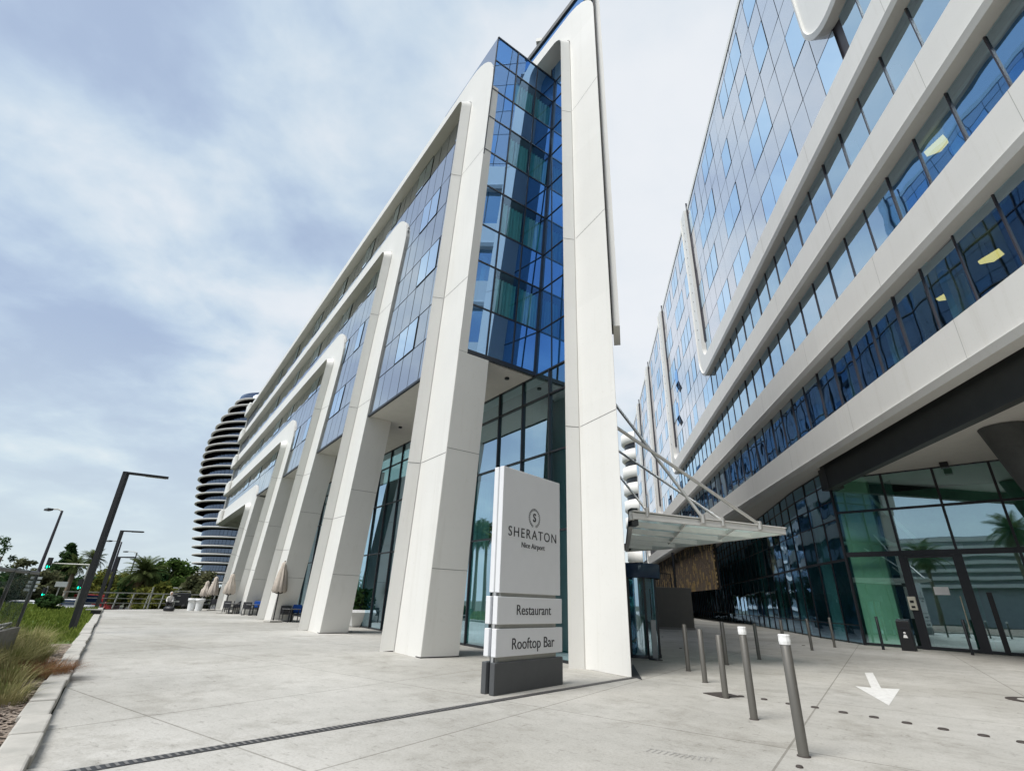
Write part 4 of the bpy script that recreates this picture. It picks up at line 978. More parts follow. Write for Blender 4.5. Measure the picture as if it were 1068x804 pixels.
# ------------------------------------------------------------------ bollards
def bollard(h, r, mat, wrap, label, group):
    t = thing('bollard', label, 'bollard', (0, 0, 0), 0, group)
    mb = MB(); mb.lathe([(r, 0), (r, h - .006), (r * .9, h), (0, h)], n=20); mb.build('post', mat, t)
    mb = MB(); mb.lathe([(r * 1.25, 0), (r * 1.25, .008), (r, .012)], n=20); mb.build('base_ring', M['plate'], t)
    if wrap:
        mb = MB(); rr = r * 1.12; mb.lathe([(rr * .97, h - .10), (rr * 1.05, h - .06), (rr, h - .02), (rr * 1.04, h + .012), (rr * .9, h + .018), (0, h + .018)], n=11, smooth=False); mb.build('white_wrap', M['paper'], t)
    return t
BG = 'steel bollards along the drop-off lane'
BL = [((838.5, 788.5), (816, 661), 1, 'grey steel bollard with white wrapped top, nearest the camera'),
      ((786.7, 750), (771.7, 652.8), 1, 'grey steel bollard with white wrapped top, second nearest'),
      ((757, 727.6), (750.5, 662), 0, 'plain grey bollard standing on the square access cover'),
      ((735.5, 711.5), (730.5, 656), 0, 'plain grey bollard, second from the left of the group by the canopy'),
      ((718, 699.5), (715, 651), 0, 'plain grey bollard, leftmost of the group, in front of the taupe wall'),
      ((758, 693), (752.6, 648), 0, 'plain grey bollard behind the one on the access cover'),
      ((792, 687.4), (785.7, 650), 0, 'plain grey bollard farther back between the two wrapped ones'),
      ((819.5, 682), (813.5, 646), 0, 'plain grey bollard half hidden behind the nearest wrapped one'),
      ((847.2, 678), (840.8, 645), 0, 'plain grey bollard near the lobby glass, left of the last pair'),
      ((870.8, 674.8), (863.6, 641), 0, 'plain grey bollard touching the foot of the lobby glass, right of the last pair')]
for b, tp, wr_, lb in BL:
    p = at(*b); h = min(max(zat(*tp, p), 1.05), 1.32)
    o = bollard(h - (.02 if wr_ else 0), .062 if p.length < 10 else .058, M['steel'], wr_, lb, BG); o.location = p
for b, tp, lb in [((921.6, 677.3), (914, 641), 'thin black bollard left of the black bin at the entrance'), ((1014.7, 683), (1003, 643), 'thin black bollard in front of the entrance door')]:
    p = at(*b); o = bollard(1.45, .06, M['steel_dark'], False, lb, 'black bollards at the entrance'); o.location = p

# ------------------------------------------------------------------ entrance canopy and rods
ZC = 4.0
ca, cb, cc = at(658.4, 533.5, ZC + .12), at(653.6, 573, ZC), at(818, 554, ZC); ca.z = ZC; cx2 = at(692, 570.5, ZC)
can = thing('canopy', 'white steel entrance canopy with frosted glass hung from the big pillar by rods', 'canopy', (ca.x, ca.y, 0))
o3 = Vector((ca.x, ca.y, 0)); A = ca - o3; B = cb - o3; Cc = cc - o3; X = cx2 - o3
mb = MB(); mb.bar(A, Cc, .12, .17); mb.bar(A + Vector((0, 0, .14)), Cc + Vector((0, 0, .10)), .22, .03); mb.build('front_beam', M['canopy'], can)
mb = MB(); mb.bar(A, B, .14, .22); mb.build('wall_beam', M['canopy'], can)
mb = MB(); mb.bar(B, X, .12, .2); mb.bar(X, Cc, .12, .2); mb.build('rear_beam', M['canopy'], can)
def edge_r(f):      # point on the rear/outer edge for rib f
    return None
for k in range(1, 6):
    f = k / 6; a = A.lerp(B, f); 
    # rib parallel to the front beam until it meets the outer edge Cc-X
    d = (Cc - A); best = None
    den = d.x * (X - Cc).y - d.y * (X - Cc).x
    t_ = ((Cc - a).x * (X - Cc).y - (Cc - a).y * (X - Cc).x) / den
    e = a + d * min(t_, 1)
    mb = MB(); mb.bar(a, e, .06, .18); mb.build('rib', M['canopy'], can)
for f in (.33, .66):
    a = A.lerp(Cc, f); b = a + (B - A) * (1 - f) * .9; mb = MB(); mb.bar(a, b, .06, .12); mb.build('cross_rib', M['canopy'], can)
mb = MB(); up_ = Vector((0, 0, .105)); mb.add([p + up_ for p in (A, Cc, X, B)] + [p + up_ * 1.2 for p in (A, Cc, X, B)], [(0, 1, 2, 3), (7, 6, 5, 4), (0, 4, 5, 1), (1, 5, 6, 2), (2, 6, 7, 3), (3, 7, 4, 0)]); mb.build('glass_roof', M['canopy_glass'], can)
for _p, _d in ((A + Vector((.12, .3, 0)), (.2, .4, .5)), (B + Vector((0, -.2, .1)), (.25, .3, .3))): mb = MB(); mb.box(_p, _d); mb.build('wall_bracket', M['fascia'], can)
# rods
for (tpx, bpx, dn, rr, back) in [((645.2, 445), (792, 547), 0, .055, .0), ((644.2, 421), (733, 540), .0, .05, 1.2), ((646, 468.7), (753.6, 543), 0, .045, 2.6), ((648, 495), (675, 533), 0, .035, .6)]:
    _a = az(tpx[0] - 3, tpx[1]); _r = math.hypot(ca.x, ca.y) + back; wp = Vector((math.sin(_a) * _r, math.cos(_a) * _r, 0)); wz = zat(*tpx, wp); T_ = Vector((wp.x, wp.y, wz))
    # foot: where the sight line meets a line parallel to the front beam shifted back
    q = at(*bpx, ZC + .12)
    mb = MB(); mb.tube([T_ - o3, q - o3], rr, 10); rod = mb.build('support_rod', M['rod'], can)
    mb = MB(); mb.tube([q - o3 + Vector((0, 0, -.16)), q - o3 + Vector((0, 0, .1))], rr * 1.5, 10); mb.build('clevis', M['rod'], rod)
# revolving door drum
dp = at(669, 686); dp = dp + Vector((.0, .3, 0)); q = at(684.5, 685); 
rdm = .72
ctr = dp + Vector((math.sin(R(14)), math.cos(R(14)), 0)) * .35
dt = thing('revolving_door', 'dark glass revolving door drum with navy cap behind the big white pillar', 'revolving door', ctr)
hd = zat(686, 603, ctr)
mb = MB(); mb.lathe([(rdm + .18, hd - .02), (rdm + .18, zat(686, 589, ctr)), (0, zat(686, 589, ctr))], n=32); mb.lathe([(0, hd - .02), (rdm + .18, hd - .02)], n=32); mb.build('cap', pbr('navy_cap', (.012, .03, .07), .4), dt)
mb = MB(); mb.lathe([(rdm, .08), (rdm, hd - .02)], n=32); mb.build('curved_glass', M['g_green'], dt)
mb = MB(); mb.lathe([(rdm + .03, 0), (rdm + .03, .09), (rdm - .05, .09)], n=32)
for k in range(8): a = k * .785 + .2; mb.bar((rdm * math.cos(a), rdm * math.sin(a), 0), (rdm * math.cos(a), rdm * math.sin(a), hd), .07)
mb.build('drum_frame', M['frame'], dt)
for k in range(3):
    a = k * 2.094 + .5; mb = MB(); mb.quad((0, 0, .1), (rdm * .95 * math.cos(a), rdm * .95 * math.sin(a), .1), (rdm * .95 * math.cos(a), rdm * .95 * math.sin(a), hd - .1), (0, 0, hd - .1)); mb.build('door_leaf', M['g_green'], dt)
mb = MB(); mb.bar((.1, -.45, .3), (.1, -.45, 1.3), .3, .02); mb.build('door_sticker', pbr('sticker_cream', (.6, .62, .5), .6), dt)
# queue post
pp = at(684, 688); t = thing('queue_post', 'slim grey queue post on a round black base beside the revolving door', 'queue post', pp)
mb = MB(); mb.lathe([(.22, 0), (.22, .02), (.06, .05), (0, .05)], n=24); mb.build('base', M['black'], t)
mb = MB(); mb.box((0, 0, .6), (.16, .05, 1.1)); mb.build('post', pbr('post_grey', (.34, .36, .37), .4), t); mb = MB(); mb.box((-.03, 0, 1.6), (.03, .03, 1.0)); mb.build('rail_upright', M['black'], t)
# taupe wall
w0, w1 = at(684, 655.5), at(725, 657); t = thing('screen_wall', 'plain taupe rectangular screen wall between the revolving door and the lobby glass', 'screen wall', w0)
d = (w1 - w0); wl = d.length; dn_ = d.normalized(); pr = Vector((-dn_.y, dn_.x, 0)); hz_ = zat(719, 613, w1)
mb = MB(); P = [Vector((0, 0, .12)), dn_ * wl + Vector((0, 0, .12)), dn_ * wl + pr * .25 + Vector((0, 0, .12)), pr * .25 + Vector((0, 0, .12))]; mb.hexa(P + [p + Vector((0, 0, hz_ - .12)) for p in P]); mb.build('panel', M['gwall'], t, bevel=.02)
mb = MB(); P = [p * .999 - pr * .03 - Vector((0, 0, .12)) + dn_ * .03 for p in P]; mb.hexa(P + [p + Vector((0, 0, .14)) for p in P]); mb.build('base_rail', pbr('wall_plinth', (.22, .21, .2), .6), t)
# dark railing behind it, higher terrace
q0, q1 = far(676, 52, 620), far(701, 54, 620); t = thing('terrace_railing', 'dark slatted railing rising above the taupe screen wall', 'railing', q0)
d = q1 - q0; zt1, zt0 = zat(690, 597, q0), 1.0
mb = MB(); mb.bar(Vector((0, 0, zt1)), d + Vector((0, 0, zt1)), .08); mb.bar(Vector((0, 0, zt1 - 1.3)), d + Vector((0, 0, zt1 - 1.3)), .08); mb.build('handrail', M['frame'], t)
mb = MB()
for k in range(13): p = d * (k / 12); mb.bar(p + Vector((0, 0, zt1 - 1.3)), p + Vector((0, 0, zt1)), .05)
mb.bar(Vector((0, 0, 0)), Vector((0, 0, zt1)), .1); mb.bar(d, d + Vector((0, 0, zt1)), .1)
mb.build('balusters', M['frame'], t)
q = far(703.5, 66, 600); t = MB(); t.tube([(0, 0, 0), (0, 0, zat(703, 576, q))], .16, 10); t.lathe([(.3, 0), (.3, .05), (.16, .08)], n=12); o = t.build('dark_post', M['frame']); o.location = q; tag(o, 'slim dark steel post in front of the gold lattice screen', 'post')
# hedge in front of the far lobby glass
# bin with symbol
bp_ = at(949, 678.5); t = thing('litter_bin', 'black pedestal bin with a pale pictogram beside the entrance intercom', 'bin', bp_, math.atan2(ed.y, ed.x))
hb = zat(944, 645, bp_)
mb = MB(); mb.hexa([Vector(p) for p in ((-.28, -.2, 0), (.28, -.2, 0), (.28, .22, 0), (-.28, .22, 0), (-.26, -.17, hb * .92), (.26, -.17, hb * .92), (.26, .22, hb), (-.26, .22, hb))]); mb.build('bin_body', M['black'], t, bevel=.02)
mb = MB(); mb.box((0, -.195, hb * .70), (.3, .02, .1)); mb.build('bin_slot', M['frame'], t)
mb = MB(); mb.lathe([(.05, 0), (.05, .01), (0, .01)], n=12); o = mb.build('pictogram', M['paper'], t); o.location = (0, -.205, hb * .55); o.rotation_euler = (R(86), 0, 0)
mb = MB(); mb.add([(-.09, -.20, hb * .40), (.09, -.20, hb * .40), (.05, -.195, hb * .50), (-.05, -.195, hb * .50)], [(0, 1, 2, 3)]); mb.build('pictogram', M['paper'], t)

# ------------------------------------------------------------------ lamps
LG = 'black angular lamp posts along the lawn'
for b, e_, tp, lb in [((73.5, 659.7), (132, 492), (176, 497.4), 'tallest black angular lamp post, nearest, rising from the lawn edge'), ((99.6, 636), (127.9, 553), (150, 554), 'middle black angular lamp post in the row along the lawn'), ((110, 632.7), (125.8, 580.4), (140, 580.4), 'farthest and smallest black angular lamp post in the row')]:
    p = at(*b); h = zat(*e_, p)
    if b[0] == 110: p = at(107, 633.3); h = zat(*e_, p)
    t = thing('street_lamp', lb, 'street lamp', p, 0, LG)
    wd = .17 if b[0] < 80 else .18
    # arm end on the plane of equal height
    q = at(tp[0], tp[1], h); arm = q - Vector((p.x, p.y, h)); arm.z = 0
    if arm.length > 2.6: arm = arm.normalized() * 2.6
    mb = MB(); mb.bar((0, 0, 0), (0, 0, h), wd, wd, up=Vector((0, 1, 0))); mb.build('pole', M['black'], t)
    mb = MB(); mb.bar(Vector((0, 0, h - wd * .25)) - arm.normalized() * wd / 2, arm + Vector((0, 0, h - wd * .25)), wd, wd * .5); a_ = mb.build('arm', M['black'], t)
    mb = MB(); mb.bar(arm * .45 + Vector((0, 0, h - wd * .54)), arm * .95 + Vector((0, 0, h - wd * .54)), wd * .7, .02); mb.build('lamp_lens', M['galv'], a_)
    mb = MB(); mb.box((0, 0, .02), (.34, .34, .04)); mb.build('base_plate', M['black'], t)
# vertical lamps: find a base x so that the pole top lands on the photo
def foot_x(xt, yt, dist):
    a = az(xt, yt); q = Vector((math.sin(a) * dist, math.cos(a) * dist, 0)); q.z = gz(q) - .05 if gz(q) < -.01 else 0; return q
def cobra2(xt, yt, dist, armlen, label):
    p = foot_x(xt, yt, dist); h = zat(xt, yt, p) - p.z
    t = thing('road_lamp', label, 'road lamp', p, 0, 'slim road lamps beyond the lawn')
    mb = MB(); mb.tube([(0, 0, 0), (0, 0, h)], [.17, .09], 8); mb.build('pole', M['mullion'], t)
    d = Vector((-RT.x, -RT.y, 0)).normalized() * armlen
    mb = MB(); mb.tube([(0, 0, h - .05), d * .3 + Vector((0, 0, h + .12)), d + Vector((0, 0, h + .1))], .06, 6); mb.build('arm', M['galv'], t)
    mb = MB(); mb.box(d + Vector((0, 0, h + .06)), (1.1, .4, .18), AL); mb.build('lamp_head', M['fascia'], t)
cobra2(65, 532.5, 62, 1.3, 'slim dark road lamp with curved head, left of the angular lamps')
cobra2(127, 565, 92, 1.8, 'slim road lamp seen just behind the middle angular lamp')
cobra2(143, 576, 110, 2.0, 'slim road lamp standing beside the largest palm')

# ------------------------------------------------------------------ fence at the left
f0 = at(24, 668); fd = (KD * -1.0 + KN * -.75).normalized()
f0 = foot_x(40, 596, 15.5); hf = zat(40, 596, f0)
ft = thing('screen_fence', 'dark mesh screened site fence with white pipe brace at the left edge of the lawn', 'fence', f0)
fdir = (far(-60, 11, 650) - f0); fdir.z = 0; fl_ = 6.0; fdir.normalize()
fz = .75
mb = MB(); V = []; F = []
nx_, nz_ = 26, 10
for i in range(nx_ + 1):
    for j in range(nz_ + 1):
        z = fz + (hf - fz) * j / nz_; V.append(fdir * (fl_ * i / nx_) + Vector((fdir.y, -fdir.x, 0)) * .04 * math.sin(i * 1.3 + j * .6) + Vector((0, 0, z)))
rnd = random.Random(2)
for i in range(nx_):
    for j in range(nz_):
        if rnd.random() < .03 + .10 * (j >= nz_ - 3): continue
        a = i * (nz_ + 1) + j; F.append((a, a + nz_ + 1, a + nz_ + 2, a + 1))
mb.add(V, F); mb.build('mesh_screen', M['mesh_dark'], ft)
mb = MB(); mb.add([Vector((0, 0, 0)), fdir * fl_, fdir * fl_ + Vector((0, 0, fz)), Vector((0, 0, fz))], [(0, 1, 2, 3)]); P = Vector((fdir.y, -fdir.x, 0)) * .06
mb = MB(); mb.hexa([Vector((0, 0, 0)) + P, fdir * fl_ + P, fdir * fl_ - P, -P, Vector((0, 0, fz)) + P, fdir * fl_ + P + Vector((0, 0, fz)), fdir * fl_ - P + Vector((0, 0, fz)), -P + Vector((0, 0, fz))]); mb.build('concrete_panel', pbr('stained_concrete', (.17, .165, .15), .9, .3, 2), ft)
for k in range(4):
    p = fdir * (2.0 * k); mb = MB(); mb.tube([p, p + Vector((0, 0, hf))], .03, 8); mb.build('fence_post', M['fascia'], ft)
mb = MB(); mb.tube([Vector((0, 0, hf - .03)), fdir * fl_ + Vector((0, 0, hf - .03))], .035, 8); mb.build('top_rail', M['fascia'], ft)
s2_ = Vector((fdir.y, -fdir.x, 0)); s2_ = s2_ if s2_.dot(Vector((0, -1, 0))) > 0 else -s2_
mb = MB(); mb.tube([s2_ * .12 + Vector((0, 0, fz + .06)), fdir * fl_ + s2_ * .12 + Vector((0, 0, fz + .06))], .03, 8); mb.tube([s2_ * .12 + Vector((0, 0, fz + .06)), s2_ * .9 + fdir * 1.0 + Vector((0, 0, .05))], .025, 8); mb.build('white_pipe', pbr('white_pipe', (.62, .61, .56), .5), ft)
# stack of pale louvre boards behind the fence
p = foot_x(37, 605, 50); t = thing('louvre_sign', 'stack of four pale slanted boards on a post behind the fence', 'board stack', p)
for k, (yy) in enumerate((602.5, 607, 611, 615)):
    z = zat(37, yy, p); mb = MB(); mb.box((-.05 * k, 0, z - p.z), (.62, .08, .17), .5); mb.build('board', pbr('pale_board', (.62, .64, .66), .5) if k == 0 else bpy.data.materials['pale_board'], t)
mb = MB(); mb.tube([(0, .1, 0), (0, .1, zat(37, 602, p) - p.z)], .04, 8); mb.build('post', M['fascia'], t)
# low pale slab box on the grass
p = at(95.5, 643); t = thing('stone_bench', 'low pale slab bench with dark base on the grass edge', 'bench', p, .6)
mb = MB(); mb.box((0, 0, .36), (.72, .36, .06)); mb.build('seat', M['kerb'], t, bevel=.01); mb = MB(); mb.box((.12, 0, .16), (.46, .28, .33)); mb.build('base', M['black'], t)

# ------------------------------------------------------------------ railing at the end of the plaza
ra, rb = at(60, 634.2), at(232, 634.2)
rt = thing('guard_railing', 'long pale metal guard railing closing the far end of the plaza', 'railing', ra)
d = rb - ra; nseg = 11; perp = Vector((-d.y, d.x, 0)).normalized()
hr = 1.12
for k, z in enumerate((hr, .72, .38)):
    mb = MB(); mb.bar(Vector((0, 0, z)), d + Vector((0, 0, z)), .10 if k == 0 else .05, .08 if k == 0 else .05); mb.build('rail', M['galv'], rt)
for k in range(nseg + 1):
    p = d * (k / nseg); mb = MB(); mb.bar(p, p + Vector((0, 0, hr - .04)) + d.normalized() * .12, .10, .06); mb.build('rail_post', M['galv'], rt)
# road behind with cars
mb = MB(); a, b = far(-80, 62), far(215, 100); d = (b - a).normalized(); pz = Vector((-d.y, d.x, 0))
mb.quad(*[Vector((q.x, q.y, -1.27)) for q in (a - d * 40 - pz * 7, b + d * 40 - pz * 7, b + d * 40 + pz * 7, a - d * 40 + pz * 7)]); tag(mb.build('road', M['asphalt']), kind='structure')
def car(loc, rz, paint, label, van=False):
    t = thing('parked_car', label, 'car', loc, rz)
    Ln, Wd, Hb, Hr = 4.2, 1.72, .82, 1.46 if not van else 1.9
    prof = [(-2.1, .32), (-2.1, .72), (-1.95, Hb + .03), (-1.25, Hb + .10), (-.65, Hr - .04), (.0, Hr), (1.0, Hr - .03), (1.75, Hb + .12), (2.08, Hb), (2.1, .36)] if not van else [(-2.3, .32), (-2.3, .8), (-2.1, 1.05), (-1.5, Hr - .1), (-1.1, Hr), (2.1, Hr), (2.25, Hr - .1), (2.3, .36)]
    mb = MB(); n = len(prof); V = [(x, -Wd / 2 + (.14 if z > Hb + .05 else 0), z) for x, z in prof] + [(x, Wd / 2 - (.14 if z > Hb + .05 else 0), z) for x, z in prof]
    mb.add(V, [tuple(range(n)), tuple(reversed(range(n, 2 * n)))] + [((i + 1) % n, i, i + n, (i + 1) % n + n) for i in range(n)]); mb.build('body', paint, t, bevel=.05)
    for s in (-1, 1):
        y = s * (Wd / 2 - .06); mb = MB(); P = [(-1.1, y, Hb + .1), (1.5, y, Hb + .1), (.95, y - s * .07, Hr - .1), (-.6, y - s * .07, Hr - .12)]; mb.add([Vector(q) + Vector((0, s * .03, 0)) for q in P], [(0, 1, 2, 3)]); mb.build('side_window', M['car_g'], t)
    mb = MB(); mb.add([(-1.28, -.62, Hb + .14), (-1.28, .62, Hb + .14), (-.71, .58, Hr - .04), (-.71, -.58, Hr - .04)], [(0, 1, 2, 3)]); mb.build('windscreen', M['car_g'], t)
    for x in (-1.3, 1.3):
        for s in (-1, 1):
            mb = MB(); mb.lathe([(.0, -.1), (.31, -.1), (.33, -.05), (.33, .05), (.31, .1), (0, .1)], n=16); o = mb.build('wheel', M['tyre'], t); o.location = (x, s * (Wd / 2 - .06), .33); o.rotation_euler = (R(90), 0, 0)
    for s in (-1, 1): mb = MB(); mb.box((-2.08, s * .6, .66), (.08, .3, .14)); mb.build('headlight', M['galv'], t)
car(foot_x(31, 625, 66), R(200), M['car_w'], 'white car at the left end of the road behind the lawn')
car(foot_x(43, 625, 58), R(205), pbr('pale_blue_car', (.66, .70, .76), .25, .02), 'pale silver car in front of the white car behind the lawn')
car(foot_x(82, 620, 76), R(190), M['car_w'], 'white car seen through the railing beside the traffic lights')
car(foot_x(103, 620, 82), R(190), M['car_r'], 'red van behind the railing between the lamp posts', True)

# ------------------------------------------------------------------ traffic lights
def signal(parent, loc, s=1.0):
    mb = MB(); mb.box((0, 0, 0), (.32 * s, .25 * s, 1.0 * s)); h = mb.build('signal_head', M['black'], parent); h.location = loc
    mb = MB(); mb.lathe([(.0, .14 * s), (.12 * s, .135 * s), (.13 * s, .12 * s)], n=12); o = mb.build('green_lens', M['green_lit'], h); o.location = (0, 0, -.32 * s)
    d = (CAM - Vector(parent.location) - Vector(loc)); o.rotation_euler = (R(90), 0, math.atan2(d.x, -d.y) * 1.0)
    mb = MB(); mb.box((0, -.12 * s, -.16 * s), (.3 * s, .2 * s, .02)); mb.build('hood', M['black'], h); return h
p = foot_x(82, 622, 47); t = thing('traffic_light', 'traffic light on a pale mast arm with green lit above the lawn', 'traffic light', p)
h = zat(84, 588.5, p) - p.z; q = foot_x(54, 587, 48); ar = q - p; ar.z = 0
mb = MB(); mb.tube([(0, 0, 0), (0, 0, h)], [.09, .07], 8); mb.build('mast', M['galv'], t); mb = MB(); mb.tube([Vector((0, 0, h)), ar + Vector((0, 0, h))], [.06, .04], 8); mb.build('mast_arm', M['galv'], t)
signal(t, ar + Vector((0, -.2, h)), .72); signal(t, Vector((0, -.25, zat(81, 609, p) - p.z)), .68)
p = foot_x(47, 620, 54); t = thing('traffic_light', 'low traffic light on a short post with green lit behind the white cars', 'traffic light', p); h = zat(47, 617, p) - p.z
mb = MB(); mb.tube([(0, 0, 0), (0, 0, h + .4)], .06, 8); mb.build('mast', M['galv'], t); signal(t, Vector((0, -.2, h)), .6)
p = foot_x(58, 620, 52); t = thing('back_of_sign', 'grey traffic board seen from behind on a leaning post beyond the lawn', 'traffic board', p); z = zat(62, 609, p) - p.z
mb = MB(); mb.box((.15, 0, z), (.75, .05, .36), .3); mb.build('board', M['grey_sign'], t); mb = MB(); mb.tube([(0, .1, 0), (.0, .1, z)], .04, 8); mb.build('post', M['galv'], t)
for i, (x, y, dist) in enumerate([(160.5, 612, 60), (187.5, 613, 66)]):
    p = foot_x(x, y, dist); h = zat(x, y, p) - p.z
    mb = MB(); mb.tube([(0, 0, 0), (0, 0, h)], .07, 8)
    if i: mb.box((0, 0, h), (1.3, .1, .12))
    o = mb.build('pale_post' if not i else 'short_lamp', M['galv']); o.location = p; tag(o, ['thin pale post standing at the railing below the palm', 'short pale lamp with a flat crosspiece behind the black cart'][i], 'post')

# ------------------------------------------------------------------ terrace furniture
def parasol(px, base, top, label, cloth_bottom):
    p = at(*base); h = zat(*top, p); zb_ = zat(*cloth_bottom, p)
    t = thing('closed_parasol', label, 'parasol', p, random.uniform(0, 6), 'closed beige parasols on the terrace')
    mb = MB(); mb.tube([(0, 0, 0), (0, 0, h + .05)], .035, 8); mb.build('pole', M['black'], t)
    mb = MB(); mb.box((0, 0, .05), (.75, .75, .1)); mb.build('base', M['kerb'], t, bevel=.02)
    V = []; F = []; K = 24; prof = [(.03, h), (.13, h - .10), (.15, h - .35), (.22, h - .6), (.30, zb_ + .55), (.36, zb_ + .12), (.28, zb_)]
    for r, z in prof:
        for k in range(K): a = 6.2832 * k / K; rr = r * (1 + .26 * math.cos(8 * a + z)); V.append((rr * math.cos(a), rr * math.sin(a), z))
    for i in range(len(prof) - 1):
        for k in range(K): F.append((i * K + k, i * K + (k + 1) % K, (i + 1) * K + (k + 1) % K, (i + 1) * K + k))
    mb = MB(); mb.add(V, F, True); mb.build('folded_cloth', M['beige'], t)
    mb = MB(); mb.lathe([(.27, zb_ + .06), (.30, zb_ + .02), (.10, zb_ - .06)], n=12); mb.build('rib_hub', M['black'], t); return t
parasol(0, (284.5, 648.6), (296, 585.5), 'closed beige parasol in front of the second pillar, largest of the four', (289.5, 618))
parasol(0, (233.5, 639.6), (241.5, 598), 'closed beige parasol standing between the last two pillars', (236, 619.5))
parasol(0, (217.5, 636.5), (227.5, 601), 'closed beige parasol behind the dark stacked chairs, right of a pair', (221.5, 620.5))
parasol(0, (209.5, 636), (216.5, 605.5), 'closed beige parasol by the white round planters, left of a pair', (212, 622))
def chair(loc, rz, label, cush):
    t = thing('terrace_chair', label, 'chair', loc, rz, 'terrace chairs under the pillars')
    m = M['chair']
    for x in (-.27, .27):
        for y in (-.26, .26): mb = MB(); mb.bar((x, y, 0), (x, y, .66 if y < 0 else .86), .035); mb.build('leg', m, t)
        mb = MB(); mb.bar((x, -.28, .66), (x, .28, .66), .05, .03); mb.build('armrest', m, t)
        mb = MB(); mb.bar((x, -.26, .02), (x, .26, .02), .03); mb.build('runner', m, t)
    mb = MB(); mb.box((0, 0, .42), (.54, .54, .05)); mb.build('seat', m, t)
    mb = MB(); mb.box((0, .27, .66), (.54, .04, .4)); mb.build('backrest', m, t)
    if cush:
        mb = MB(); mb.box((0, .19, .70), (.50, .14, .46)); mb.build('cushion', M['bluecush'], t, bevel=.05)
    return t
def table(loc, label):
    t = thing('terrace_table', label, 'table', loc, AL, 'low terrace tables')
    mb = MB(); mb.box((0, 0, .70), (.75, .75, .04)); mb.build('tabletop', pbr('grey_top', (.2, .2, .2), .5) if 'grey_top' not in bpy.data.materials else bpy.data.materials['grey_top'], t, bevel=.01)
    for x in (-.3, .3):
        for y in (-.3, .3): mb = MB(); mb.bar((x, y, 0), (x, y, .69), .04); mb.build('leg', M['chair'], t)
    return t
ch = [((307.5, 648.4), 1.0, 1, 'dark terrace chair with blue cushion just behind the second pillar'), ((296, 648), -2.2, 0, 'dark empty terrace chair beside the largest parasol'), ((265, 641.2), .6, 1, 'dark terrace chair with blue cushion behind the third pillar'), ((257, 641.4), -2.4, 0, 'dark empty terrace chair at the table behind the third pillar'), ((243, 639.6), .5, 0, 'dark terrace chair in the gap behind the fourth pillar'), ((237, 639.8), -2.6, 0, 'dark terrace chair next to the parasol behind the fourth pillar'), ((218.5, 636), .3, 0, 'dark terrace chair in the cluster beyond the last pillar, right one'), ((214, 636), -.4, 0, 'dark terrace chair in the cluster beyond the last pillar, left one')]
for b, rz, cu, lb in ch: chair(at(*b), AL + rz, lb, cu)
table(at(301.5, 648.6), 'square grey terrace table beside the largest closed parasol'); table(at(261, 641.6), 'square grey terrace table behind the third pillar'); table(at(239.8, 640), 'square grey terrace table behind the fourth pillar')
for b, lb in [((198.3, 636.6), 'round white planter tub, left of two beyond the pillars'), ((206.3, 636.9), 'round white planter tub, right of two beyond the pillars')]:
    p = at(*b); t = thing('round_planter', lb, 'planter', p); mb = MB(); mb.lathe([(.24, 0), (.265, .45), (.28, .70), (.335, .71), (.34, .90), (.30, .90), (.29, .82), (0, .82)], n=28); mb.build('tub', M['pot'], t)
# faceted planter behind the second pillar
p = at(370, 653.4); t = thing('faceted_planter', 'white faceted planter with a green plant between the first two pillars', 'planter', p, AL)
mb = MB(); mb.lathe([(.34, 0), (.42, .05), (.80, .72), (.72, .85), (.62, .85), (.60, .75), (0, .75)], n=6, smooth=False); mb.build('pot', M['pot'], t)
V = []; mb = MB()
for k in range(260):
    a = random.uniform(0, 6.28); r = random.random() * .55; p_ = Vector((math.cos(a) * r, math.sin(a) * r, .8 + random.random() * 1.1)); e = Vector((random.uniform(-1, 1), random.uniform(-1, 1), random.uniform(-1, 1))) * .13; f = Vector((random.uniform(-1, 1), random.uniform(-1, 1), random.uniform(-1, 1))) * .06; mb.quad(p_ - e - f, p_ + e - f, p_ + e + f, p_ - e + f)
mb.build('foliage', M['leaf_b'], t)
# ------------------------------------------------------------------ black cart and the person beside it
p = at(186, 634.2); t = thing('delivery_cart', 'tall black box cart with grey top frame parked near the railing', 'cart', p, .25)
mb = MB(); mb.box((0, 0, .72), (1.25, .8, 1.05)); mb.build('box', M['black'], t, bevel=.04); mb = MB(); mb.bar((-.62, 0, 1.38), (.62, 0, 1.38), .05); mb.bar((-.62, 0, 1.2), (-.62, 0, 1.38), .05); mb.bar((.62, 0, 1.2), (.62, 0, 1.38), .05); mb.build('top_frame', M['galv'], t)
for x in (-.45, .45):
    for y in (-.36, .36): mb = MB(); mb.lathe([(0, -.05), (.17, -.05), (.17, .05), (0, .05)], n=14); o = mb.build('wheel', M['tyre'], t); o.location = (x, y, .17); o.rotation_euler = (R(90), 0, 0)
mb = MB(); mb.box((-.2, -.41, .55), (.5, .02, .12)); mb.box((-.1, -.41, 1.0), (.25, .02, .06)); mb.build('pale_label', M['galv'], t)
def skin_fig(name, verts, edges, radii, mat, parent, root=0):
    me = bpy.data.meshes.new(name); me.from_pydata(verts, edges, []); o = bpy.data.objects.new(name, me); put(o, parent)
    me.materials.append(mat); md = o.modifiers.new('skin', 'SKIN'); 
    for i, v in enumerate(me.skin_vertices[0].data): v.radius = (radii[i], radii[i]); v.use_root = i == root
    o.modifiers.new('sub', 'SUBSURF').levels = 2; o.modifiers['sub'].render_levels = 2
    dg = bpy.context.evaluated_depsgraph_get(); dg.update(); m2 = bpy.data.meshes.new_from_object(o.evaluated_get(dg)); o.modifiers.clear(); o.data = m2; m2.materials.clear(); m2.materials.append(mat)
    for pl in m2.polygons: pl.use_smooth = True
    return o
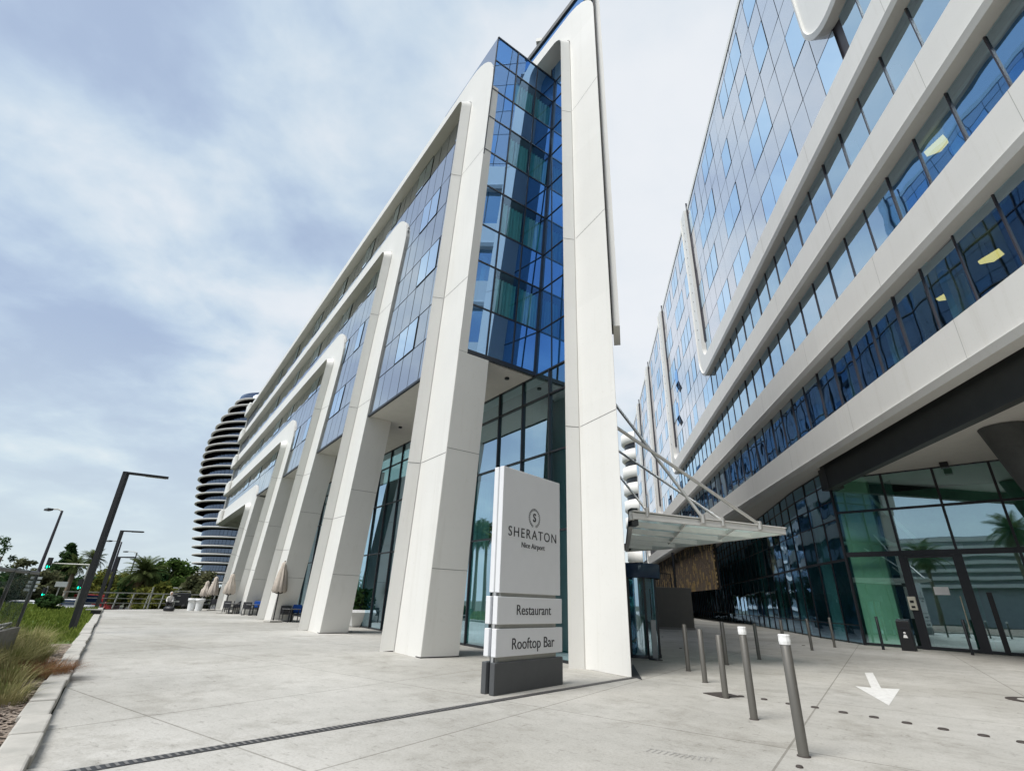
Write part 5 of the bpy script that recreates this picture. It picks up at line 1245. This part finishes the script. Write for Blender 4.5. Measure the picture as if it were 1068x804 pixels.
p = at(174.5, 635.8); per = thing('person', 'crouching person in a pale hooded top and black trousers beside the black cart', 'person', p, R(-60))
# crouched figure, facing +x
skin_fig('body', [(0, 0, .50), (.10, 0, .68), (.24, 0, .88), (.31, 0, 1.0), (.38, 0, 1.10), (.22, .18, .92), (.36, .22, .70), (.55, .17, .60), (.22, -.18, .92), (.36, -.22, .70), (.55, -.15, .60)], [(0, 1), (1, 2), (2, 3), (3, 4), (2, 5), (5, 6), (6, 7), (2, 8), (8, 9), (9, 10)], [.15, .15, .15, .06, .085, .07, .05, .035, .07, .05, .035], pbr('pale_hooded_top', (.66, .64, .62), .9), per)
skin_fig('trousers', [(0, 0, .50), (.03, .11, .48), (.42, .15, .56), (.24, .16, .10), (.46, .17, .04), (.03, -.11, .48), (.42, -.15, .56), (.24, -.16, .10), (.46, -.17, .04)], [(0, 1), (1, 2), (2, 3), (3, 4), (0, 5), (5, 6), (6, 7), (7, 8)], [.16, .12, .085, .06, .045, .12, .085, .06, .045], M['black'], per)
mb = MB(); mb.lathe([(0, -.12), (.05, -.11), (.078, -.04), (.085, .03), (.06, .10), (0, .12)], n=14); o = mb.build('face', M['skin'], per); o.location = (.43, 0, 1.19)
mb = MB(); mb.lathe([(.08, -.13), (.105, -.04), (.115, .03), (.085, .11), (0, .15)], n=14); o = mb.build('hood', bpy.data.materials['pale_hooded_top'], per); o.location = (.385, 0, 1.20)
p = at(175.5, 637.2); mb = MB(); mb.lathe([(.26, 0), (.32, .10), (.30, .24), (.16, .33), (0, .35)], n=12, sx=1.3, sy=.8); o = mb.build('black_bag', M['black'], None); o.location = p; tag(o, 'bulging black bag on the ground in front of the crouching person', 'bag')
# red fire post
p = at(108.5, 633.8); t = thing('hydrant', 'small red hydrant at the end of the kerb by the railing', 'hydrant', p)
mb = MB(); mb.lathe([(.08, 0), (.08, .04), (.055, .05), (.055, .30), (.07, .31), (.07, .36), (.045, .42), (0, .43)], n=14); mb.build('barrel', M['car_r'], t)
mb = MB(); mb.tube([(-.1, 0, .25), (.1, 0, .25)], .028, 10); mb.build('outlet', M['car_r'], t)
# ------------------------------------------------------------------ trees
def crown_mesh(mb, cs, leaf, per, rnd):
    for (c, r) in cs:
        c = Vector(c)
        for _ in range(per):
            d = Vector((rnd.gauss(0, 1), rnd.gauss(0, 1), rnd.gauss(0, .8)))
            if d.length < .01: continue
            d = d.normalized() * r * rnd.random() ** .42
            p = c + d; e = Vector((rnd.uniform(-1, 1), rnd.uniform(-1, 1), rnd.uniform(-.6, .6))).normalized() * leaf * rnd.uniform(.6, 1.3); f = e.cross(Vector((rnd.uniform(-1, 1), rnd.uniform(-1, 1), rnd.uniform(-1, 1)))).normalized() * leaf * .45
            mb.quad(p - e, p - f, p + e, p + f)
def tree(name, label, loc, h, w, mat, seed, shape='round', leaf=.28, per=70, n=46, group=None, trunk_h=.3):
    rnd = random.Random(seed); t = thing(name, label, 'tree', loc, 0, group)
    mb = MB(); tops = []
    mb.tube([(0, 0, 0), (.05 * w, .02 * w, h * trunk_h), (.02, 0, h * .72)], [.035 * h, .024 * h, .01 * h], 8)
    cs = []
    for k in range(n):
        f = rnd.random(); z = h * (trunk_h + (1 - trunk_h) * f)
        if shape == 'cone': rr = w * .5 * (1 - f) ** .8 * rnd.uniform(.5, 1) if f < .97 else 0; z = h * (.08 + .92 * f); cr = .10 * w + .12 * w * (1 - f)
        else:
            env = math.sin(math.pi * (f * .82 + .12)) ** .7; rr = w * .5 * env * rnd.random() ** .5; cr = w * rnd.uniform(.09, .17)
        a = rnd.uniform(0, 6.283); c = Vector((rr * math.cos(a), rr * math.sin(a), z)); cs.append((c, cr))
        if shape != 'cone' and k % 4 == 0: b0 = Vector((0, 0, h * trunk_h * rnd.uniform(.7, 1.3))); mb.tube([b0, b0.lerp(c, .5) + Vector((0, 0, -.02 * h)), c], [.014 * h, .009 * h, .004 * h], 5)
    mb.build('trunk', M['bark'], t)
    mb = MB(); crown_mesh(mb, cs, leaf, per, rnd); mb.build('crown', mat, t); return t
def palm(label, loc, h, rf, seed, nf=34, skirt=True, group=None, tr=.22):
    rnd = random.Random(seed); t = thing('palm_tree', label, 'palm tree', loc, 0, group)
    mb = MB(); bx = rnd.uniform(-.3, .3); mb.tube([(0, 0, 0), (bx * .5, 0, h * .5), (bx, 0, h)], [tr * 1.3, tr, tr * .9], 10); mb.build('trunk', M['palmtrunk'], t)
    top = Vector((bx, 0, h))
    def fronds(n, e0, e1, ln, mb, droop):
        for k in range(n):
            a = 6.283 * k / n * 1.618 * 3 + rnd.uniform(-.2, .2); el = rnd.uniform(e0, e1); l = ln * rnd.uniform(.8, 1.1)
            d = Vector((math.cos(a), math.sin(a), 0)); sd_ = Vector((-d.y, d.x, 0)); pts = []; p = top.copy(); ang = el
            for i in range(9):
                pts.append(p.copy()); p = p + (d * math.cos(ang) + Vector((0, 0, math.sin(ang)))) * l / 8; ang -= droop / 8 * (.5 + i * .16)
            for i in range(1, 9):
                a_, b_ = pts[i - 1], pts[i]; ax_ = (b_ - a_).normalized(); wdt = l * .23 * math.sin(math.pi * min(1, (i + .6) / 9.2)) ** .7
                mb.quad(a_ - sd_ * .03, a_ + sd_ * .03, b_ + sd_ * .03, b_ - sd_ * .03)
                for j in range(3):
                    q = a_.lerp(b_, j / 3)
                    for s_ in (1, -1):
                        tip = q + sd_ * s_ * wdt + ax_ * wdt * .7 + Vector((0, 0, -wdt * .35)); mb.add([q, q + ax_ * l * .034, tip], [(0, 1, 2)])
    mb = MB(); fronds(int(nf * 1.7), -.55, 1.4, rf, mb, 1.15); mb.build('crown', M['frond'], t)
    if skirt: mb = MB(); fronds(nf // 2, -1.5, -.6, rf * .75, mb, .5); mb.build('dry_skirt', M['frond_dry'], t)
    return t
def place(xt, yt, dist): p = foot_x(xt, yt, dist); return p, zat(xt, yt, p) - p.z
TG = 'trees beyond the railing'
PG = 'palms beyond the lawn'
p, h = place(151, 597, 72); palm('large bushy palm rising above the trees at the railing, widest of the palms', p, h, 2.5, 11, 46, True, PG, .35)
p, h = place(79, 590, 76); palm('palm with a shaggy dry skirt right of the pointed conifer', p, h, 1.5, 12, 34, True, PG)
p, h = place(99, 583, 74); palm('palm with a brown skirt seen just behind the nearest lamp post', p, h, 1.5, 13, 34, True, PG)
p, h = place(130, 603, 84); palm('short palm left of the largest palm behind the farthest lamp', p, h, 1.6, 14, 30, True, PG)
p, h = place(75, 569, 82); tree('conifer', 'dark pointed conifer standing between the traffic light arm and the palms', p, h, 3.8, M['leaf_b'], 3, 'cone', .26, 90, 60)
def T(name, xt, yt, dist, w, mat, seed, label, **k):
    p, h = place(xt, yt, dist); return tree(name, label, p, h, w, M[mat], seed, group=TG, **k)
T('leafy_tree', 9, 562, 90, 4.4, 'leaf_b', 21, 'loose leafy tree with open branches above the site fence', n=26, per=50, leaf=.20)
T('leafy_tree', 29, 585, 84, 3.4, 'leaf_c', 22, 'greyish thin tree behind the fence and the board stack', n=34, per=50, leaf=.22)
T('leafy_tree', 45, 598, 80, 5, 'leaf_c', 23, 'low brownish tree below the pointed conifer', n=46)
T('leafy_tree', 90, 606, 92, 7, 'leaf_b', 24, 'dark low tree behind the palm with the brown skirt')
T('leafy_tree', 113, 597, 98, 7.5, 'leaf_y', 25, 'yellow green broad tree between the lamp posts')
T('leafy_tree', 121, 601, 84, 5, 'leaf_y', 26, 'small yellowish tree at the railing behind the farthest lamp')
T('leafy_tree', 138, 603, 80, 4.5, 'leaf_y', 27, 'yellow green shrub like tree under the largest palm')
T('leafy_tree', 157, 594, 78, 5, 'leaf_b', 28, 'deep green tree filling the space below the largest palm', n=50)
T('leafy_tree', 176, 585, 84, 5.5, 'leaf_a', 29, 'mid green tree right of the largest palm', n=52)
T('leafy_tree', 195, 588, 88, 4.6, 'leaf_a', 30, 'tall green tree close to the round tower', n=52)
T('leafy_tree', 170, 612, 70, 5, 'leaf_y', 31, 'low yellow green bush behind the black cart', trunk_h=.12)
T('leafy_tree', 188, 605, 74, 5, 'leaf_a', 32, 'low green tree behind the white planters', trunk_h=.12)
T('leafy_tree', 214, 600, 66, 4.4, 'leaf_c', 33, 'rounded olive tree at the foot of the round tower', n=56, trunk_h=.15)
T('leafy_tree', 60, 608, 88, 9, 'leaf_b', 34, 'dark broad tree behind the grey traffic board', trunk_h=.15)
T('leafy_tree', 18, 604, 84, 9, 'leaf_b', 35, 'dark low tree behind the site fence', trunk_h=.15)
# roadside hedge
for i, (x, y, d_, w) in enumerate([(52, 624.5, 42, 1.5)]):
    p, h = place(x, y, d_); t = tree('round_shrub', 'low dark green shrub between the cars and the lawn', p, max(h, .9), w, M['leaf_b'], 41, n=24, per=60, leaf=.14, trunk_h=.05)
# palms and louvred building outside the frame that the glass mirrors
for i, (u, n, h, r_) in enumerate([(59, -15, 9.5, 2.8), (52, -19, 7.2, 2.6), (66, -21, 11, 2.8)]): palm('palm on the lawn side left of the picture, mirrored in the hotel glass', PL(u, n, 0), h, r_, 50 + i, 30, True, 'palms mirrored in the glass')
for i, (x, y, h, r_) in enumerate([(-20, -19, 12.5, 3.4), (-14.5, -25, 10.5, 3.2), (-27, -12, 9.5, 3.0)]): palm('palm behind the viewer, mirrored in the entrance glass', Vector((x, y, 0)), h, r_, 60 + i, 34, True, 'palms mirrored in the glass')
t = thing('louvred_building', 'low pale louvred building behind the viewer, mirrored in the entrance glass', 'car park', (-46, -34, 0), R(-49))
for k in range(7): mb = MB(); mb.box((0, .6, 6.5 + k * 1.35), (70, .5, .6)); mb.build('louvre', M['white2'], t)
mb = MB(); mb.box((0, -6, 7.6), (70, 12, 15.2)); mb.build('body', pbr('car_park_grey', (.35, .37, .4), .7), t)

t = thing('glass_block', 'dark blue glass block closing the street behind the hotel, mirrored in the lobby glass', 'office building', (math.sin(R(6.5)) * 175, math.cos(R(6.5)) * 175, 0), R(-6.5))
mb = MB(); mb.box((0, 8, 15), (30, 16, 30)); mb.build('body', M['dark_room'], t)
mb = MB()
for k in range(7): mb.box((0, -.2, 2 + k * 4.2), (30.4, .5, .9))
mb.build('floor_bands', M['white2'], t)
for i, (x, dd_) in enumerate(((7.2, 120), (8.6, 105), (9.6, 132), (10.8, 118), (11.6, 140))): tree('street_tree', 'green street tree behind the hotel wing, mirrored in the lobby glass', Vector((math.sin(R(x)) * dd_ + 3.0, math.cos(R(x)) * dd_, 0)), 7.5, 5, M['leaf_b'], 80 + i, group='street trees mirrored in the lobby glass', n=30)
# ------------------------------------------------------------------ round tower
DT = 165.0
ctr = far(236, DT, 628); ta = math.atan2(ctr.x, ctr.y); tr_ = Vector((math.cos(ta), -math.sin(ta), 0)); td_ = Vector((math.sin(ta), math.cos(ta), 0))
def tower_pt(px, py):
    r = ray(px, py); q = CAM + r * (DT / r.dot(td_)); return (q - ctr).dot(tr_), q.z
tower = thing('round_tower', 'tall rounded dark glass tower wrapped by pale balcony rings, behind the hotel', 'tower', ctr)
sil = [(65, 665), (65, 632), (65, 603), (65, 575), (66, 545), (68, 512), (72, 485), (75, 455), (75, 425), (78, 398), (81, 370), (86, 340), (92, 310), (97, 285), (104, 258), (112, 235), (121, 210), (133, 185), (148, 160), (167, 130), (192, 100), (216, 76)]
prev = None; prof = []
for a, b in sil:
    x, z = tower_pt(180 + a / 3.35, 400 + b / 3.35); prof.append((max(2, -x), z))
first = prof[0][1] - prof[1][1]
zz = prof[0][1] + first
zlow = prof[0][1]; st = prof[1][1] - prof[0][1]
while zlow - st > 1: zlow -= st; prof.insert(0, (prof[0][0], zlow))
for i, (r, z) in enumerate(prof):
    mb = MB(); n = 64; rr = r
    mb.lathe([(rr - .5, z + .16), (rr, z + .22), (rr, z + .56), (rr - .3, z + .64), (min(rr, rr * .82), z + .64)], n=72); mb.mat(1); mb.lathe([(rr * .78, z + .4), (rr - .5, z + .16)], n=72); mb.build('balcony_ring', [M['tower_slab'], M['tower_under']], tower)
    nz = prof[i + 1][1] if i + 1 < len(prof) else z + 2.6
    r2 = prof[i + 1][0] if i + 1 < len(prof) else rr * .8
    mb = MB()
    K = 60
    for k in range(K):
        a0, a1 = 6.2832 * (k + .04) / K, 6.2832 * (k + .96) / K; ra = min(rr, r2) - 2.0
        tilt = random.uniform(-.02, .02)
        mb.quad((ra * math.cos(a0), ra * math.sin(a0), z + .9), (ra * (1 + tilt * .1) * math.cos(a1), ra * (1 + tilt * .1) * math.sin(a1), z + .9), (ra * (1 + tilt * .1) * math.cos(a1), ra * (1 + tilt * .1) * math.sin(a1), nz - .1), (ra * math.cos(a0), ra * math.sin(a0), nz - .1))
    mb.mat(1); mb.lathe([(min(rr, r2) - 2.1, z + .5), (min(rr, r2) - 2.1, nz)], n=60); mb.build('storey_glazing', [M['tower_glass'], M['frame']], tower)
mb = MB(); r, z = prof[-1]; mb.lathe([(r * .95, z + .5), (r * .9, z + 2.6), (r * .7, z + 3.6), (0, z + 4.2)], n=48); mb.build('dome', M['tower_glass'], tower)

# ------------------------------------------------------------------ white building with rounded balconies, far down the street
p = foot_x(673, 500, 190); p.z = 0
bt_ = thing('balcony_building', 'distant white building with stacked rounded balconies seen between pillar and fins', 'apartment building', p)
ys = [456, 473, 490, 507, 524, 541, 558, 575, 592, 609]
zp = [zat(655, y, p) for y in ys]
wd = abs((foot_x(650, 500, 190) - p).length)
for k, z in enumerate(zp):
    mb = MB(); hh = (zp[0] - zp[1]) * .60; mb.lathe([(wd * .8, z - hh), (wd * .93, z - hh), (wd, z - hh * .85), (wd, z), (wd - .4, z), (wd * .8, z - .5)], n=40); mb.build('balcony', M['soffit'], bt_)
mb = MB(); mb.lathe([(wd * .86, 0), (wd * .86, zp[0] - .8)], n=32); mb.build('core', M['frame'], bt_)
mb = MB(); mb.box((wd * 1.6, 4, 4.5), (14, 6, 3.4)); mb.build('lit_shop', M['shop_lit'], bt_)
scene.cycles.use_denoising = True
